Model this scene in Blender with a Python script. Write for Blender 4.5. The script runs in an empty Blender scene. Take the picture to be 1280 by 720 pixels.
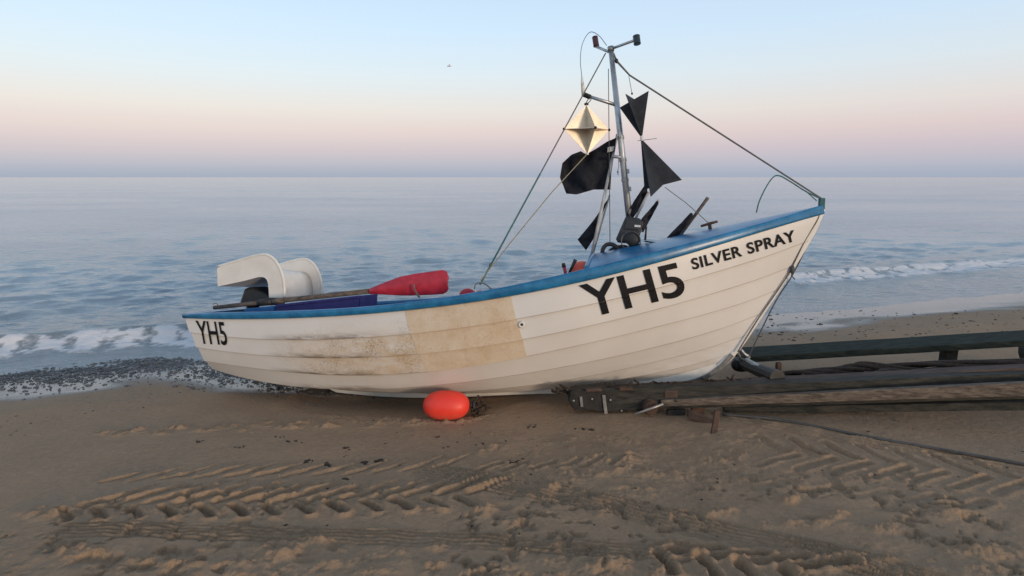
import bpy, bmesh, math, random
import numpy as np
from mathutils import Vector, Matrix
from mathutils.bvhtree import BVHTree

random.seed(7)
R = math.radians
scene = bpy.context.scene
COL = scene.collection

# ------------------------------------------------------------------ camera
HC = 1.65                    # height of the lens above the sand at the feet
FPX = 740.0                  # focal length in pixels of a 1280 px wide frame
PITCH = math.atan((360 - 221.5) / FPX)
cam = bpy.data.cameras.new("camera")
cam.sensor_width = 36
cam.lens = FPX / 1280 * 36
cam.clip_start = 0.05
cam.clip_end = 40000
camo = bpy.data.objects.new("camera", cam)
COL.objects.link(camo)
camo.location = (0, 0, HC)
camo.rotation_euler = (math.pi / 2 - PITCH, 0, 0)
scene.camera = camo
C0 = Vector((0, 0, HC))
CF = Vector((0, math.cos(PITCH), -math.sin(PITCH)))
CU = Vector((0, math.sin(PITCH), math.cos(PITCH)))


def ray(u, v):
    return CF + Vector((1, 0, 0)) * ((u - 640) / FPX) + CU * ((360 - v) / FPX)


def proj(p):
    d = Vector(p) - C0
    w = d.dot(CF)
    return 640 + FPX * d.x / w, 360 - FPX * d.dot(CU) / w


def at(u, v, y):
    d = ray(u, v)
    return C0 + d * (y / d.y)


# ------------------------------------------------------------------ shore frame, ground profile
TH = math.atan(0.34)
SN, CS = math.sin(TH), math.cos(TH)
SEA = -0.36


def to_sr(x, y):
    return -x * SN + y * CS, x * CS + y * SN      # s seaward, r along the shore


def sstep(x, a, b):
    t = np.clip((np.asarray(x, float) - a) / (b - a), 0, 1)
    return t * t * (3 - 2 * t)


def beach(x, y):
    s, r = to_sr(x, y)
    s = s - 0.95 * (1 - sstep(r, -1.8, .1)) - .55 * sstep(r, 1.5, 4.0)
    k = 4.6
    z = -0.045 * s
    z = np.where(s > k, -0.045 * k - 0.09 * (s - k), z)
    z = np.where(s > 12, -0.045 * k - 0.09 * (12 - k) - 0.02 * (s - 12), z)
    return np.maximum(z, -4.0)


def gz(x, y):
    return float(beach(np.array(x), np.array(y)))


def on_ground(u, v, lift=0.0):
    d = ray(u, v)
    t = 1.0
    for _ in range(60):
        p = C0 + d * t
        t += (p.z - gz(p.x, p.y) - lift) / max(0.05, -d.z) * 0.8
    return C0 + d * t


# ------------------------------------------------------------------ noise
_rng = np.random.RandomState(3)
_TAB = _rng.rand(256, 256)


def vn(x, y, seed=0):
    x = np.asarray(x, float) + seed * 37.17
    y = np.asarray(y, float) + seed * 91.73
    xi = np.floor(x).astype(int); yi = np.floor(y).astype(int)
    fx = x - xi; fy = y - yi
    fx = fx * fx * fx * (fx * (fx * 6 - 15) + 10); fy = fy * fy * fy * (fy * (fy * 6 - 15) + 10)
    a = _TAB[xi & 255, yi & 255]; b = _TAB[(xi + 1) & 255, yi & 255]
    c = _TAB[xi & 255, (yi + 1) & 255]; d = _TAB[(xi + 1) & 255, (yi + 1) & 255]
    return (a * (1 - fx) + b * fx) * (1 - fy) + (c * (1 - fx) + d * fx) * fy


def fbm(x, y, seed=0, oct=4, gain=.5):
    o = 0; a = 1; t = 0
    ca, sa = math.cos(.6), math.sin(.6)
    for i in range(oct):
        o = o + a * vn(x, y, seed + i); t += a; a *= gain
        x, y = (x * ca - y * sa) * 2.03, (x * sa + y * ca) * 2.03
    return o / t


# ------------------------------------------------------------------ materials
def new_mat(name):
    m = bpy.data.materials.new(name)
    m.use_nodes = True
    nt = m.node_tree
    return m, nt, nt.nodes["Principled BSDF"]


def N(nt, kind, **kw):
    n = nt.nodes.new(kind)
    for k, v in kw.items():
        if k in n.inputs:
            n.inputs[k].default_value = v
        else:
            setattr(n, k, v)
    return n


def ramp(nt, fac, stops):
    r = nt.nodes.new("ShaderNodeValToRGB")
    el = r.color_ramp.elements
    while len(el) > 1:
        el.remove(el[-1])
    for i, (p, c) in enumerate(stops):
        e = el[0] if i == 0 else el.new(p)
        e.position = p
        e.color = (c, c, c, 1) if isinstance(c, (int, float)) else (*c, 1)
    nt.links.new(fac, r.inputs[0])
    return r.outputs[0]


def mixc(nt, fac, a, b, mode="MIX"):
    m = nt.nodes.new("ShaderNodeMix"); m.data_type = "RGBA"; m.blend_type = mode
    for sock, val in ((m.inputs[0], fac), (m.inputs[6], a), (m.inputs[7], b)):
        if hasattr(val, "is_linked"):
            nt.links.new(val, sock)
        elif isinstance(val, tuple):
            sock.default_value = (*val, 1)
        else:
            sock.default_value = val
    return m.outputs[2]


def mathn(nt, op, a, b=0.0):
    m = nt.nodes.new("ShaderNodeMath"); m.operation = op
    for sock, val in ((m.inputs[0], a), (m.inputs[1], b)):
        if hasattr(val, "is_linked"):
            nt.links.new(val, sock)
        else:
            sock.default_value = val
    return m.outputs[0]


def coords(nt, scale=(1, 1, 1), kind="Object"):
    tc = nt.nodes.new("ShaderNodeTexCoord")
    mp = nt.nodes.new("ShaderNodeMapping")
    mp.inputs["Scale"].default_value = scale
    nt.links.new(tc.outputs[kind], mp.inputs[0])
    return mp.outputs[0]


def noise(nt, vec, scale, detail=4, rough=.55):
    n = N(nt, "ShaderNodeTexNoise", Scale=scale, Detail=detail, Roughness=rough)
    nt.links.new(vec, n.inputs["Vector"])
    return n.outputs["Fac"]


def add_bump(nt, b, height, strength=.3, dist=.01):
    n = N(nt, "ShaderNodeBump", Strength=strength, Distance=dist)
    nt.links.new(height, n.inputs["Height"])
    nt.links.new(n.outputs[0], b.inputs["Normal"])


def worn(name, c1, c2, scale=8, rough=.6, metal=0.0, bump=.15, stretch=(1, 1, 1), dist=.004, spec=.5):
    """a surface whose colour drifts between two tones with wear"""
    m, nt, b = new_mat(name)
    v = coords(nt, stretch)
    f = noise(nt, v, scale, 6, .65)
    f2 = ramp(nt, f, [(.35, 0), (.68, 1)])
    nt.links.new(mixc(nt, f2, c1, c2), b.inputs["Base Color"])
    b.inputs["Roughness"].default_value = rough
    b.inputs["Metallic"].default_value = metal
    b.inputs["Specular IOR Level"].default_value = spec
    if bump:
        add_bump(nt, b, noise(nt, v, scale * 4, 5), bump, dist)
    return m


M = {}
M["blue"] = worn("blue_paint", (.006, .10, .225), (.024, .195, .385), 9, .30, bump=.12)
M["blue_in"] = worn("blue_inner_paint", (.012, .10, .30), (.03, .17, .40), 6, .5)
M["black_rubber"] = worn("black_rubber", (.012, .012, .013), (.03, .03, .032), 20, .6)
M["black_plastic"] = worn("black_plastic", (.012, .013, .015), (.028, .03, .034), 12, .42, bump=.05)
M["black_cloth"] = worn("black_cloth", (.012, .013, .017), (.026, .027, .034), 30, .85, bump=.3, dist=.002, spec=.2)
M["black_board"] = worn("black_board", (.014, .016, .020), (.03, .033, .04), 14, .6, spec=.3)
M["alu"] = worn("aluminium", (.42, .42, .42), (.62, .62, .61), 14, .42, .85, .08)
M["steel"] = worn("galvanised_steel", (.30, .30, .29), (.46, .45, .43), 22, .5, .8, .1)
M["pipe"] = worn("dull_pipe", (.055, .052, .05), (.11, .10, .09), 9, .8)
M["band"] = worn("worn_keel_band", (.10, .10, .10), (.24, .235, .225), 14, .6, .4, .2)
M["reflector"] = worn("reflector_metal", (.66, .55, .42), (.82, .72, .57), 9, .42, .4, .08)
M["gel"] = worn("white_glassfibre", (.62, .59, .54), (.72, .70, .65), 5, .5, bump=.1)
M["red_plastic"] = worn("red_plastic", (.34, .014, .030), (.52, .028, .05), 14, .5)
M["buoy_red"] = worn("red_buoy_skin", (.80, .035, .02), (.92, .065, .035), 5, .38, bump=.06)
m, nt, b = new_mat("scuffed_buoy_skin")
v = coords(nt)
c = mixc(nt, noise(nt, v, 5, 5, .65), (.70, .030, .018), (.88, .065, .036))
c = mixc(nt, ramp(nt, noise(nt, coords(nt, (1, 3, 3)), 26, 6, .75), [(.58, 0), (.72, .55)]), c, (.62, .16, .11))
sp = nt.nodes.new("ShaderNodeSeparateXYZ"); nt.links.new(v, sp.inputs[0])
c = mixc(nt, mathn(nt, "MULTIPLY", ramp(nt, sp.outputs[2], [(.0, 1), (.075, .0)]), ramp(nt, noise(nt, v, 38, 5, .7), [(.42, 0), (.6, .85)])), c, (.28, .19, .125))
nt.links.new(c, b.inputs["Base Color"])
nt.links.new(ramp(nt, noise(nt, v, 20, 5, .7), [(.3, .38), (.7, .62)]), b.inputs["Roughness"])
add_bump(nt, b, noise(nt, v, 60, 5), .12, .004)
M["buoy_red"] = m
M["buoy_orange"] = worn("orange_buoy_skin", (.80, .10, .055), (.92, .17, .10), 6, .5)
M["shaft"] = worn("weathered_wood", (.045, .034, .027), (.16, .125, .10), 9, .8, stretch=(1, 6, 6), bump=.4)
M["pole"] = worn("grey_pole", (.33, .32, .31), (.52, .51, .49), 12, .55)
M["violet"] = worn("violet_plastic", (.028, .026, .15), (.05, .045, .21), 9, .55)
M["rope_green"] = worn("green_rope", (.03, .10, .10), (.07, .17, .16), 40, .8)
M["rope_grey"] = worn("grey_rope", (.09, .09, .085), (.17, .165, .15), 60, .85)
M["rope_tan"] = worn("tan_rope", (.22, .19, .12), (.32, .28, .19), 60, .85)
M["wire"] = worn("dark_wire", (.05, .05, .055), (.10, .10, .10), 40, .5, .3)
M["rust"] = worn("rusty_iron", (.042, .024, .017), (.095, .05, .032), 25, .85, bump=.4)
M["timber_dark"] = worn("dark_green_timber", (.007, .010, .008), (.055, .048, .038), 6, .85, stretch=(1, 6, 6), bump=.7, dist=.008)
M["timber_green"] = worn("green_painted_timber", (.014, .020, .016), (.048, .054, .044), 7, .85, stretch=(1, 6, 6), bump=.6, dist=.006, spec=.15)
M["timber_red"] = worn("red_brown_timber", (.045, .028, .021), (.10, .062, .046), 7, .85, stretch=(1, 5, 5), bump=.4)
M["timber_pale"] = worn("pale_timber", (.05, .036, .027), (.19, .15, .115), 7, .85, stretch=(1, 8, 8), bump=.7, dist=.006)
M["iron"] = worn("black_iron", (.010, .011, .011), (.035, .033, .03), 16, .6, .3, bump=.3)
M["weed_rope"] = worn("hairy_brown_rope", (.025, .016, .012), (.075, .048, .032), 40, .95, bump=.8)
M["lamp_red"] = worn("dark_red_lens", (.045, .008, .010), (.07, .014, .016), 10, .25, bump=0)
M["lamp_green"] = worn("dark_green_lens", (.008, .022, .026), (.014, .034, .04), 10, .25, bump=0)
M["letter"] = worn("black_lettering", (.008, .008, .009), (.016, .016, .018), 25, .6, bump=0, spec=.12)
M["white_patch"] = worn("white_patch", (.5, .5, .5), (.7, .7, .7), 20, .6)
M["gull"] = worn("gull_feathers", (.75, .75, .75), (.85, .85, .85), 5, .8)
M["stone"] = worn("dark_pebble", (.028, .029, .033), (.13, .125, .122), 11, .38, bump=.1)
M["weed"] = worn("dry_seaweed", (.018, .012, .009), (.06, .04, .028), 30, .9)

# hull: off-white gelcoat with the brown speckle aft of the plates, in boat metres along the hull
m, nt, b = new_mat("hull_gelcoat")
tc = nt.nodes.new("ShaderNodeTexCoord")
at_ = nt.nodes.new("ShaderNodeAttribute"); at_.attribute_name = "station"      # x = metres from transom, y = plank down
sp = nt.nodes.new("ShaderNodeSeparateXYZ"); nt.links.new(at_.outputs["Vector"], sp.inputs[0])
v = tc.outputs["Object"]
big = noise(nt, v, 2.2, 3)
base = mixc(nt, ramp(nt, big, [(.3, 0), (.7, 1)]), (.64, .61, .575), (.70, .675, .64))
spk = ramp(nt, noise(nt, v, 75, 5, .7), [(.46, 0), (.57, 1)])
patch = ramp(nt, noise(nt, v, 7, 4, .6), [(.40, 0), (.62, 1)])
alongm = mathn(nt, "MULTIPLY", ramp(nt, mathn(nt, "MULTIPLY", sp.outputs[0], .2), [(.13, 0), (.25, .8), (.33, 1), (.42, .9), (.43, .0)]), 1)
downm = ramp(nt, mathn(nt, "MULTIPLY", sp.outputs[1], .125), [(.02, .0), (.11, .5), (.16, 1), (.36, 1), (.40, .1)])
dm = mathn(nt, "MULTIPLY", mathn(nt, "MULTIPLY", spk, patch), mathn(nt, "MULTIPLY", alongm, downm))
base = mixc(nt, mathn(nt, "MULTIPLY", dm, .72), base, (.13, .078, .034))
# faint tan film over the stained area and under the rubbing strake
film = mathn(nt, "MULTIPLY", mathn(nt, "MULTIPLY", alongm, downm), ramp(nt, noise(nt, coords(nt, (1, 1, 3.2)), 4.2, 5, .65), [(.30, .12), (.66, .72)]))
base = mixc(nt, film, base, (.52, .345, .165))
# brown grime along the lower lip of the second and third plank
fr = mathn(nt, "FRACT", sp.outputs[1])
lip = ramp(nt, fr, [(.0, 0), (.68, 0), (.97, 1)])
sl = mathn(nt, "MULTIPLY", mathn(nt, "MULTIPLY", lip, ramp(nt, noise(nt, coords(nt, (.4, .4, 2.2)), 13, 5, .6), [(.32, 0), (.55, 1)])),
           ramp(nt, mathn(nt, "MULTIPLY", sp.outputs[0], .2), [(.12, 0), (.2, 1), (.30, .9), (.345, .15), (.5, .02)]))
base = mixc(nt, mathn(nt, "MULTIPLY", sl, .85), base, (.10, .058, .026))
lap_shade = mathn(nt, "MULTIPLY", ramp(nt, fr, [(.0, 0), (.966, 0), (.982, 1)]), ramp(nt, noise(nt, v, 3, 3), [(.2, .35), (.8, .75)]))  # shade under each plank lap, painted into the colour as a dark line
base = mixc(nt, lap_shade, base, (.17, .13, .10))
# general scuffs and water marks low on the hull
low = ramp(nt, mathn(nt, "MULTIPLY", sp.outputs[1], .125), [(.48, 0), (.85, 1)])
sc = mathn(nt, "MULTIPLY", low, ramp(nt, noise(nt, coords(nt, (1, 1, 4)), 5, 6, .7), [(.42, 0), (.75, .6)]))
base = mixc(nt, sc, base, (.42, .34, .25))
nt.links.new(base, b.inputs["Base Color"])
b.inputs["Roughness"].default_value = .42
add_bump(nt, b, noise(nt, v, 6, 4), .06, .01)
M["hull"] = m

m, nt, b = new_mat("tan_repair_plate")
v = coords(nt)
f = ramp(nt, noise(nt, v, 5, 6, .65), [(.33, 0), (.7, 1)])
c = mixc(nt, f, (.57, .435, .295), (.65, .54, .41))
c = mixc(nt, ramp(nt, noise(nt, v, 14, 6, .7), [(.48, 0), (.72, .5)]), c, (.45, .30, .17))
c = mixc(nt, ramp(nt, noise(nt, v, 90, 3, .7), [(.60, 0), (.68, .5)]), c, (.22, .13, .07))
nt.links.new(c, b.inputs["Base Color"])
b.inputs["Roughness"].default_value = .55
M["plate"] = m


# ------------------------------------------------------------------ mesh helpers (all points in world metres)
def link_mesh(name, verts, faces, mat, parent=None, smooth=False, origin=None):
    me = bpy.data.meshes.new(name)
    if parent is not None:
        org = parent["_w"]
    elif origin is not None:
        org = Vector(origin)
    else:
        vs = np.array([tuple(p) for p in verts])
        org = Vector(((vs[:, 0].min() + vs[:, 0].max()) / 2, (vs[:, 1].min() + vs[:, 1].max()) / 2, vs[:, 2].min()))
    org = Vector(org)
    me.from_pydata([tuple(Vector(p) - org) for p in verts], [], faces)
    me.materials.append(mat)
    if smooth:
        me.polygons.foreach_set("use_smooth", [True] * len(me.polygons))
    me.update()
    o = bpy.data.objects.new(name, me)
    COL.objects.link(o)
    o["_w"] = tuple(org)
    if parent is not None:
        o.parent = parent
        o.location = Vector(org) - Vector(parent["_w"])
    else:
        o.location = org
    return o


def recalc(o):
    bm = bmesh.new(); bm.from_mesh(o.data)
    bmesh.ops.recalc_face_normals(bm, faces=bm.faces)
    bm.to_mesh(o.data); bm.free()
    return o


def thing(name, label, cat, loc, group=None):
    o = bpy.data.objects.new(name, None)
    o.empty_display_size = .1
    COL.objects.link(o)
    o.location = loc
    o["_w"] = tuple(loc)
    o["label"] = label; o["category"] = cat
    if group:
        o["group"] = group
    return o


def tag(o, label, cat, group=None, kind=None):
    if label: o["label"] = label
    if cat: o["category"] = cat
    if group: o["group"] = group
    if kind: o["kind"] = kind
    return o


class MB:
    """collects shapes that belong to ONE object"""
    def __init__(self):
        self.v = []; self.f = []

    def add(self, v, f):
        n = len(self.v)
        self.v += [Vector(p) for p in v]
        self.f += [tuple(i + n for i in q) for q in f]
        return self

    def tube(self, pts, r, n=8, cap=True):
        pts = [Vector(p) for p in pts]
        rs = r if isinstance(r, (list, tuple)) else [r] * len(pts)
        vs = []; fs = []
        t0 = (pts[1] - pts[0]).normalized()
        ref = Vector((0, 0, 1)) if abs(t0.z) < .9 else Vector((1, 0, 0))
        x = t0.cross(ref).normalized()
        for i, p in enumerate(pts):
            t = (pts[min(i + 1, len(pts) - 1)] - pts[max(i - 1, 0)]).normalized()
            x = (x - t * x.dot(t)).normalized()
            y = t.cross(x)
            for k in range(n):
                a = 2 * math.pi * k / n
                vs.append(p + (x * math.cos(a) + y * math.sin(a)) * rs[i])
        for i in range(len(pts) - 1):
            for k in range(n):
                fs.append((i * n + k, i * n + (k + 1) % n, (i + 1) * n + (k + 1) % n, (i + 1) * n + k))
        if cap:
            fs.append(tuple(range(n - 1, -1, -1)))
            fs.append(tuple(range((len(pts) - 1) * n, len(pts) * n)))
        return self.add(vs, fs)

    def ell(self, c, ax, ay, az, nu=20, nv=12, fn=None):
        c = Vector(c); vs = []; fs = []
        for j in range(nv + 1):
            th = math.pi * j / nv
            for i in range(nu):
                ph = 2 * math.pi * i / nu
                k = fn(th, ph) if fn else 1
                vs.append(c + Vector(ax) * (math.sin(th) * math.cos(ph) * k) + Vector(ay) * (math.sin(th) * math.sin(ph) * k) + Vector(az) * (math.cos(th)))
        for j in range(nv):
            for i in range(nu):
                fs.append((j * nu + i, (j + 1) * nu + i, (j + 1) * nu + (i + 1) % nu, j * nu + (i + 1) % nu))
        return self.add(vs, fs)

    def box(self, c, hx, hy, hz):
        c = Vector(c); hx, hy, hz = Vector(hx), Vector(hy), Vector(hz)
        vs = [c + hx * sx + hy * sy + hz * sz for sx in (-1, 1) for sy in (-1, 1) for sz in (-1, 1)]
        return self.add(vs, [(0, 1, 3, 2), (4, 6, 7, 5), (0, 4, 5, 1), (2, 3, 7, 6), (0, 2, 6, 4), (1, 5, 7, 3)])

    def prism(self, pts, off):
        n = len(pts); off = Vector(off)
        vs = [Vector(p) for p in pts] + [Vector(p) + off for p in pts]
        fs = [tuple(range(n)), tuple(range(2 * n - 1, n - 1, -1))]
        fs += [(i, n + i, n + (i + 1) % n, (i + 1) % n) for i in range(n)]
        return self.add(vs, fs)

    def grid(self, rows, closed=False):
        n = len(rows[0]); vs = [p for r in rows for p in r]; fs = []
        for i in range(len(rows) - 1):
            for k in range(n - 1 + (1 if closed else 0)):
                fs.append((i * n + k, i * n + (k + 1) % n, (i + 1) * n + (k + 1) % n, (i + 1) * n + k))
        return self.add(vs, fs)

    def build(self, name, mat, parent=None, smooth=False, bevel=0, origin=None, fix=True, seg=2):
        o = link_mesh(name, self.v, self.f, mat, parent, smooth, origin)
        if fix:
            recalc(o)
        if bevel:
            md = o.modifiers.new("bevel", "BEVEL"); md.width = bevel; md.segments = seg; md.limit_method = "ANGLE"; md.angle_limit = R(35)
        return o


def spline(pts, n=12):
    """Catmull-Rom through points"""
    P = [Vector(p) for p in pts]
    P = [P[0] * 2 - P[1]] + P + [P[-1] * 2 - P[-2]]
    out = []
    for i in range(1, len(P) - 2):
        for k in range(n):
            t = k / n
            a, b_, c, d = P[i - 1], P[i], P[i + 1], P[i + 2]
            out.append(.5 * ((2 * b_) + (c - a) * t + (2 * a - 5 * b_ + 4 * c - d) * t * t + (3 * b_ - a - 3 * c + d) * t ** 3))
    out.append(P[-2])
    return out


# ------------------------------------------------------------------ boat frame
YAW, HEEL = R(12), R(9.0)
A = Vector((math.cos(YAW), -math.sin(YAW), 0))                                                        # forward
NB = Vector((-math.sin(YAW) * math.cos(HEEL), -math.cos(YAW) * math.cos(HEEL), math.sin(HEEL)))       # towards the near side
CU_B = NB.cross(A)                                                                                    # boat's own up
OB = Vector((-2.50, 5.42, -0.25))


def W(L, B, Z):
    return OB + A * L + NB * B + CU_B * Z


def onB(u, v, B):
    """point of the boat's fore-and-aft plane at lateral offset B"""
    d = ray(u, v)
    q = OB + NB * B - C0
    t = q.dot(NB) / d.dot(NB)
    return C0 + d * t


def local(p):
    d = Vector(p) - OB
    return d.dot(A), d.dot(NB), d.dot(CU_B)


def solveZ(L, B, fn):
    lo, hi = -1.5, 2.5
    for _ in range(48):
        mid = (lo + hi) / 2
        u, v = proj(W(L, B, mid))
        if v > fn(u):
            lo = mid
        else:
            hi = mid
    return (lo + hi) / 2


def curve(pts, deg=4):
    p = np.array(pts, float)
    cx = (p[:, 0] - 640) / 400
    w = np.ones(len(p)); w[0] = w[-1] = 3
    k = np.polyfit(cx, p[:, 1], min(deg, len(p) - 1), w=w)
    return lambda u: float(np.polyval(k, (u - 640) / 400))


LINES = [   # measured edge of each plank, then half breadths at transom / widest, then fineness forward
    ([(231, 392.5), (290, 390.5), (360, 389), (450, 383.5), (520, 376), (580, 367.5), (601, 364.5), (677, 350), (713, 341.5), (800, 317), (885, 298), (970, 274), (1028, 256)], .665, .87, 2.5),
    ([(231.5, 397.6), (290, 398.4), (360, 398.2), (453, 392.8), (480, 391), (564, 382.5), (637, 369), (722, 353.5), (775, 341.4), (850, 321), (900, 306), (950, 290), (1000, 275.5), (1030, 267.5)], .655, .86, 2.5),
    ([(239, 414.5), (285, 420.4), (360, 423.7), (459, 422), (513, 417.5), (564, 410.3), (646, 397.7), (719, 383.6), (775, 371), (815, 362), (875, 346), (925, 328.5), (987, 309), (1010, 302)], .64, .85, 2.35),
    ([(247, 433), (304, 440.6), (360, 444.8), (417, 446.6), (473, 445.3), (524, 441), (592, 433.6), (654, 423), (733, 406), (800, 391.5), (875, 370.5), (937, 350.5), (975, 338.5), (991, 333)], .60, .81, 2.2),
    ([(257, 449.5), (304, 457.5), (360, 463), (428, 467.2), (473, 466), (536, 462.5), (580, 458), (660, 444), (733, 427), (800, 410.5), (855, 400), (920, 380), (950, 370), (973, 362)], .52, .74, 2.05),
    ([(266, 459), (313, 471), (386, 483), (480, 483.5), (564, 478), (660, 464), (733, 451), (840, 427), (862, 421), (935, 398), (953, 391.5)], .37, .61, 1.9),
    ([(281, 459.5), (340, 472), (400, 483), (470, 488), (536, 488), (587, 486.3), (660, 480.6), (733, 468), (840, 445), (907, 428), (930, 420.5)], .20, .44, 1.75),
    ([(292, 459), (350, 471), (410, 481), (470, 486.5), (540, 489), (600, 488.5), (677, 485.5), (761, 474.5), (840, 459), (870, 454), (912, 443)], .10, .25, 1.6),
    ([(300, 457), (350, 467.5), (410, 478.5), (470, 484.5), (532, 487), (600, 487.5), (680, 485.5), (760, 480), (830, 472.5), (870, 464.5), (903, 451)], .022, .022, 1.0),
]
NS = 72
TM = .42
HP = []          # HP[line][station] = (L,B,Z) in the boat frame
for k, (pts, bt, bm_, pw) in enumerate(LINES):
    fn = curve(pts, 5 if k < 5 else 4)
    L0 = local(onB(*pts[0], bt))[0]
    L1 = local(onB(*pts[-1], .02))[0]
    row = []
    for i in range(NS + 1):
        t = i / NS
        L = L0 + (L1 - L0) * t
        if k == 8:
            B = .022
        elif t < TM:
            B = bm_ - (bm_ - bt) * ((TM - t) / TM) ** 2
        else:
            B = .022 + (bm_ - .022) * (1 - ((t - TM) / (1 - TM)) ** pw)
        row.append(Vector((L, B, solveZ(L, B, fn))))
    HP.append(row)


def line_at(k, L):
    """(L,B,Z) on line k at boat station L"""
    row = HP[k]
    for i in range(NS):
        if row[i].x <= L <= row[i + 1].x:
            t = (L - row[i].x) / (row[i + 1].x - row[i].x)
            return row[i].lerp(row[i + 1], t)
    return row[0] if L < row[0].x else row[-1]


def hull_normal(k, i):
    a = HP[k][max(i - 1, 0)]; b_ = HP[k][min(i + 1, NS)]
    t = (b_ - a).normalized()
    up = HP[max(k - 1, 0)][i]; dn = HP[min(k + 1, len(HP) - 1)][i]
    d = (dn - up).normalized()
    n = t.cross(d)
    if n.y < 0: n = -n
    return n.normalized()


HN = [[hull_normal(k, i) for i in range(NS + 1)] for k in range(len(HP))]
WL = lambda q, side=1: W(q[0], q[1] * side, q[2])

boat = thing("fishing_boat", "white clinker fishing boat with blue gunwale drawn up on the sand", "boat", tuple(W(2.4, 0, 0)))

LAP = .017
SUB = 3


def plank_rows(side):
    rows = []; st = []
    for k in range(1, 8):
        for j in range(SUB + 1):
            f = j / SUB
            row = []; sr = []
            for i in range(NS + 1):
                tp = HP[k][i]; bo = HP[k + 1][i]
                fade = 1 - sstep(i / NS, .93, .995) * .9
                lap = LAP * float(fade) * (1 if k < 7 else 0)
                p = tp.lerp(bo, f)
                bulge = math.sin(math.pi * f) * .0015
                p = p + HN[k][i].lerp(HN[k + 1][i], f) * (lap * f + bulge)
                row.append(WL(p, side)); sr.append((p.x, (k - 1) + min(f, .999)))
            rows.append(row); st.append(sr)
    # upper edge tucked up behind the rubbing strake
    top = [WL(HP[0][i] - HN[0][i] * .004, side) for i in range(NS + 1)]
    rows.insert(0, top); st.insert(0, [(HP[0][i].x, 0) for i in range(NS + 1)])
    return rows, st


mb = MB(); stn = []
for side in (1, -1):
    rows, st = plank_rows(side)
    mb.grid(rows)
    stn += [q for r in st for q in r]
nrow = len(rows) * (NS + 1)
# transom closes the stern
ncol = NS + 1
for j in range(len(rows) - 1):
    a0 = j * ncol; a1 = (j + 1) * ncol
    mb.f.append((a0, a1, nrow + a1, nrow + a0))
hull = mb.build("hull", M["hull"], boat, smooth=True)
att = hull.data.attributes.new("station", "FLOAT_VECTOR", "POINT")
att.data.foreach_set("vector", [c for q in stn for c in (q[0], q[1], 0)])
bm = bmesh.new(); bm.from_mesh(hull.data)
for e in bm.edges:
    if len(e.link_faces) == 2 and e.calc_face_angle(0) > R(32):
        e.smooth = False
bm.to_mesh(hull.data); bm.free()
BVH = BVHTree.FromPolygons([tuple(v.co + Vector(hull["_w"])) for v in hull.data.vertices], [tuple(p.vertices) for p in hull.data.polygons])

# lining
mb = MB()
for side in (1, -1):
    mb.grid([[WL((HP[k][i].x + (.03 if i == 0 else 0), max(HP[k][i].y - .035, 0) if k < 8 else 0, HP[k][i].z + (.045 if k > 4 else 0)), side) for i in range(NS - 4)] for k in range(0, 9)])
mb.grid([[WL((HP[k][0].x + .035, HP[k][0].y * f, HP[k][0].z)) for f in (-.93, 0, .93)] for k in range(0, 9)])
mb.build("inner_lining", M["blue_in"], boat, smooth=True, fix=False)

# rubbing strakes with a rounded cap
for side in (1, -1):
    rows = []
    for i in range(NS + 1):
        t = HP[0][i]; q = HP[1][i]
        f = .35 + .65 * (1 - float(sstep(i / NS, .88, 1)))
        o = .034 * f
        rows.append([WL(p, side) for p in (
            (q.x, max(q.y - .05 * f, .0), q.z - .0), (q.x, q.y + o * .45, q.z - .001), (q.x, q.y + o * .9, q.z + .006),
            (q.x, q.y + o, q.z + .014), (t.x, t.y + o, t.z - .014), (t.x, t.y + o * .8, t.z - .003), (t.x, t.y + o * .3, t.z + .001),
            (t.x, max(t.y - .05 * f, .0), t.z + .001), (t.x, max(t.y - .062 * f, .0), t.z - .008))])
    mb = MB().grid(rows, closed=True)
    mb.f.append(tuple(range(9))); n = len(rows) * 9; mb.f.append(tuple(range(n - 1, n - 10, -1)))
    o = mb.build("rubbing_strake", M["blue"], boat, smooth=True)
# transom cap
t = HP[0][0]
MB().box(W(t.x + .01, 0, t.z - .016), A * .035, NB * (t.y + .005), CU_B * .02).build("transom_cap", M["blue"], boat, bevel=.008)

# foredeck, crowned, with a rolled aft edge and a bulkhead
LD = local(onB(733, 336, .72))[0]
deck_st = [LD + (HP[0][NS].x - .02 - LD) * (j / 34) for j in range(35)]
rows = []
for L in deck_st:
    q = line_at(0, L)
    B = max(q.y - .015, .004)
    cr = .135 * (B / .75)
    rows.append([W(L, B * w, q.z - .004 + cr * (1 - abs(w) ** 1.7) * (1 if L > LD + .001 else .97)) for w in [x / 12 for x in range(-12, 13)]])
deck = MB().grid(rows).build("foredeck", M["blue"], boat, smooth=True, fix=False)
MB().tube([p for p in rows[0]], .018, 8).build("deck_coaming", M["blue"], boat, smooth=True)
q = line_at(0, LD)
arch = [r + A * .012 for r in rows[0]]
sec = [arch]
for kk in (2, 3, 4, 5, 6):
    qq = line_at(kk, LD + .012)
    sec.append([W(LD + .012, (qq.y - .03) * w / 12, qq.z) for w in range(-12, 13)])
MB().grid(sec).build("bulkhead", M["blue_in"], boat, fix=False)

# thwarts and floor
for L in (1.35, 2.35):
    q = line_at(1, L)
    MB().box(W(L, 0, q.z - .20), A * .12, NB * (q.y - .05), CU_B * .017).build("thwart", M["shaft"], boat, bevel=.005)
rows = []
for j in range(14):
    L = .15 + j * .22
    qq = line_at(6, L)
    rows.append([W(L, qq.y * w, qq.z + .10) for w in (-.95, 0, .95)])
MB().grid(rows).build("floor_board", M["blue_in"], boat, fix=False)

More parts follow.
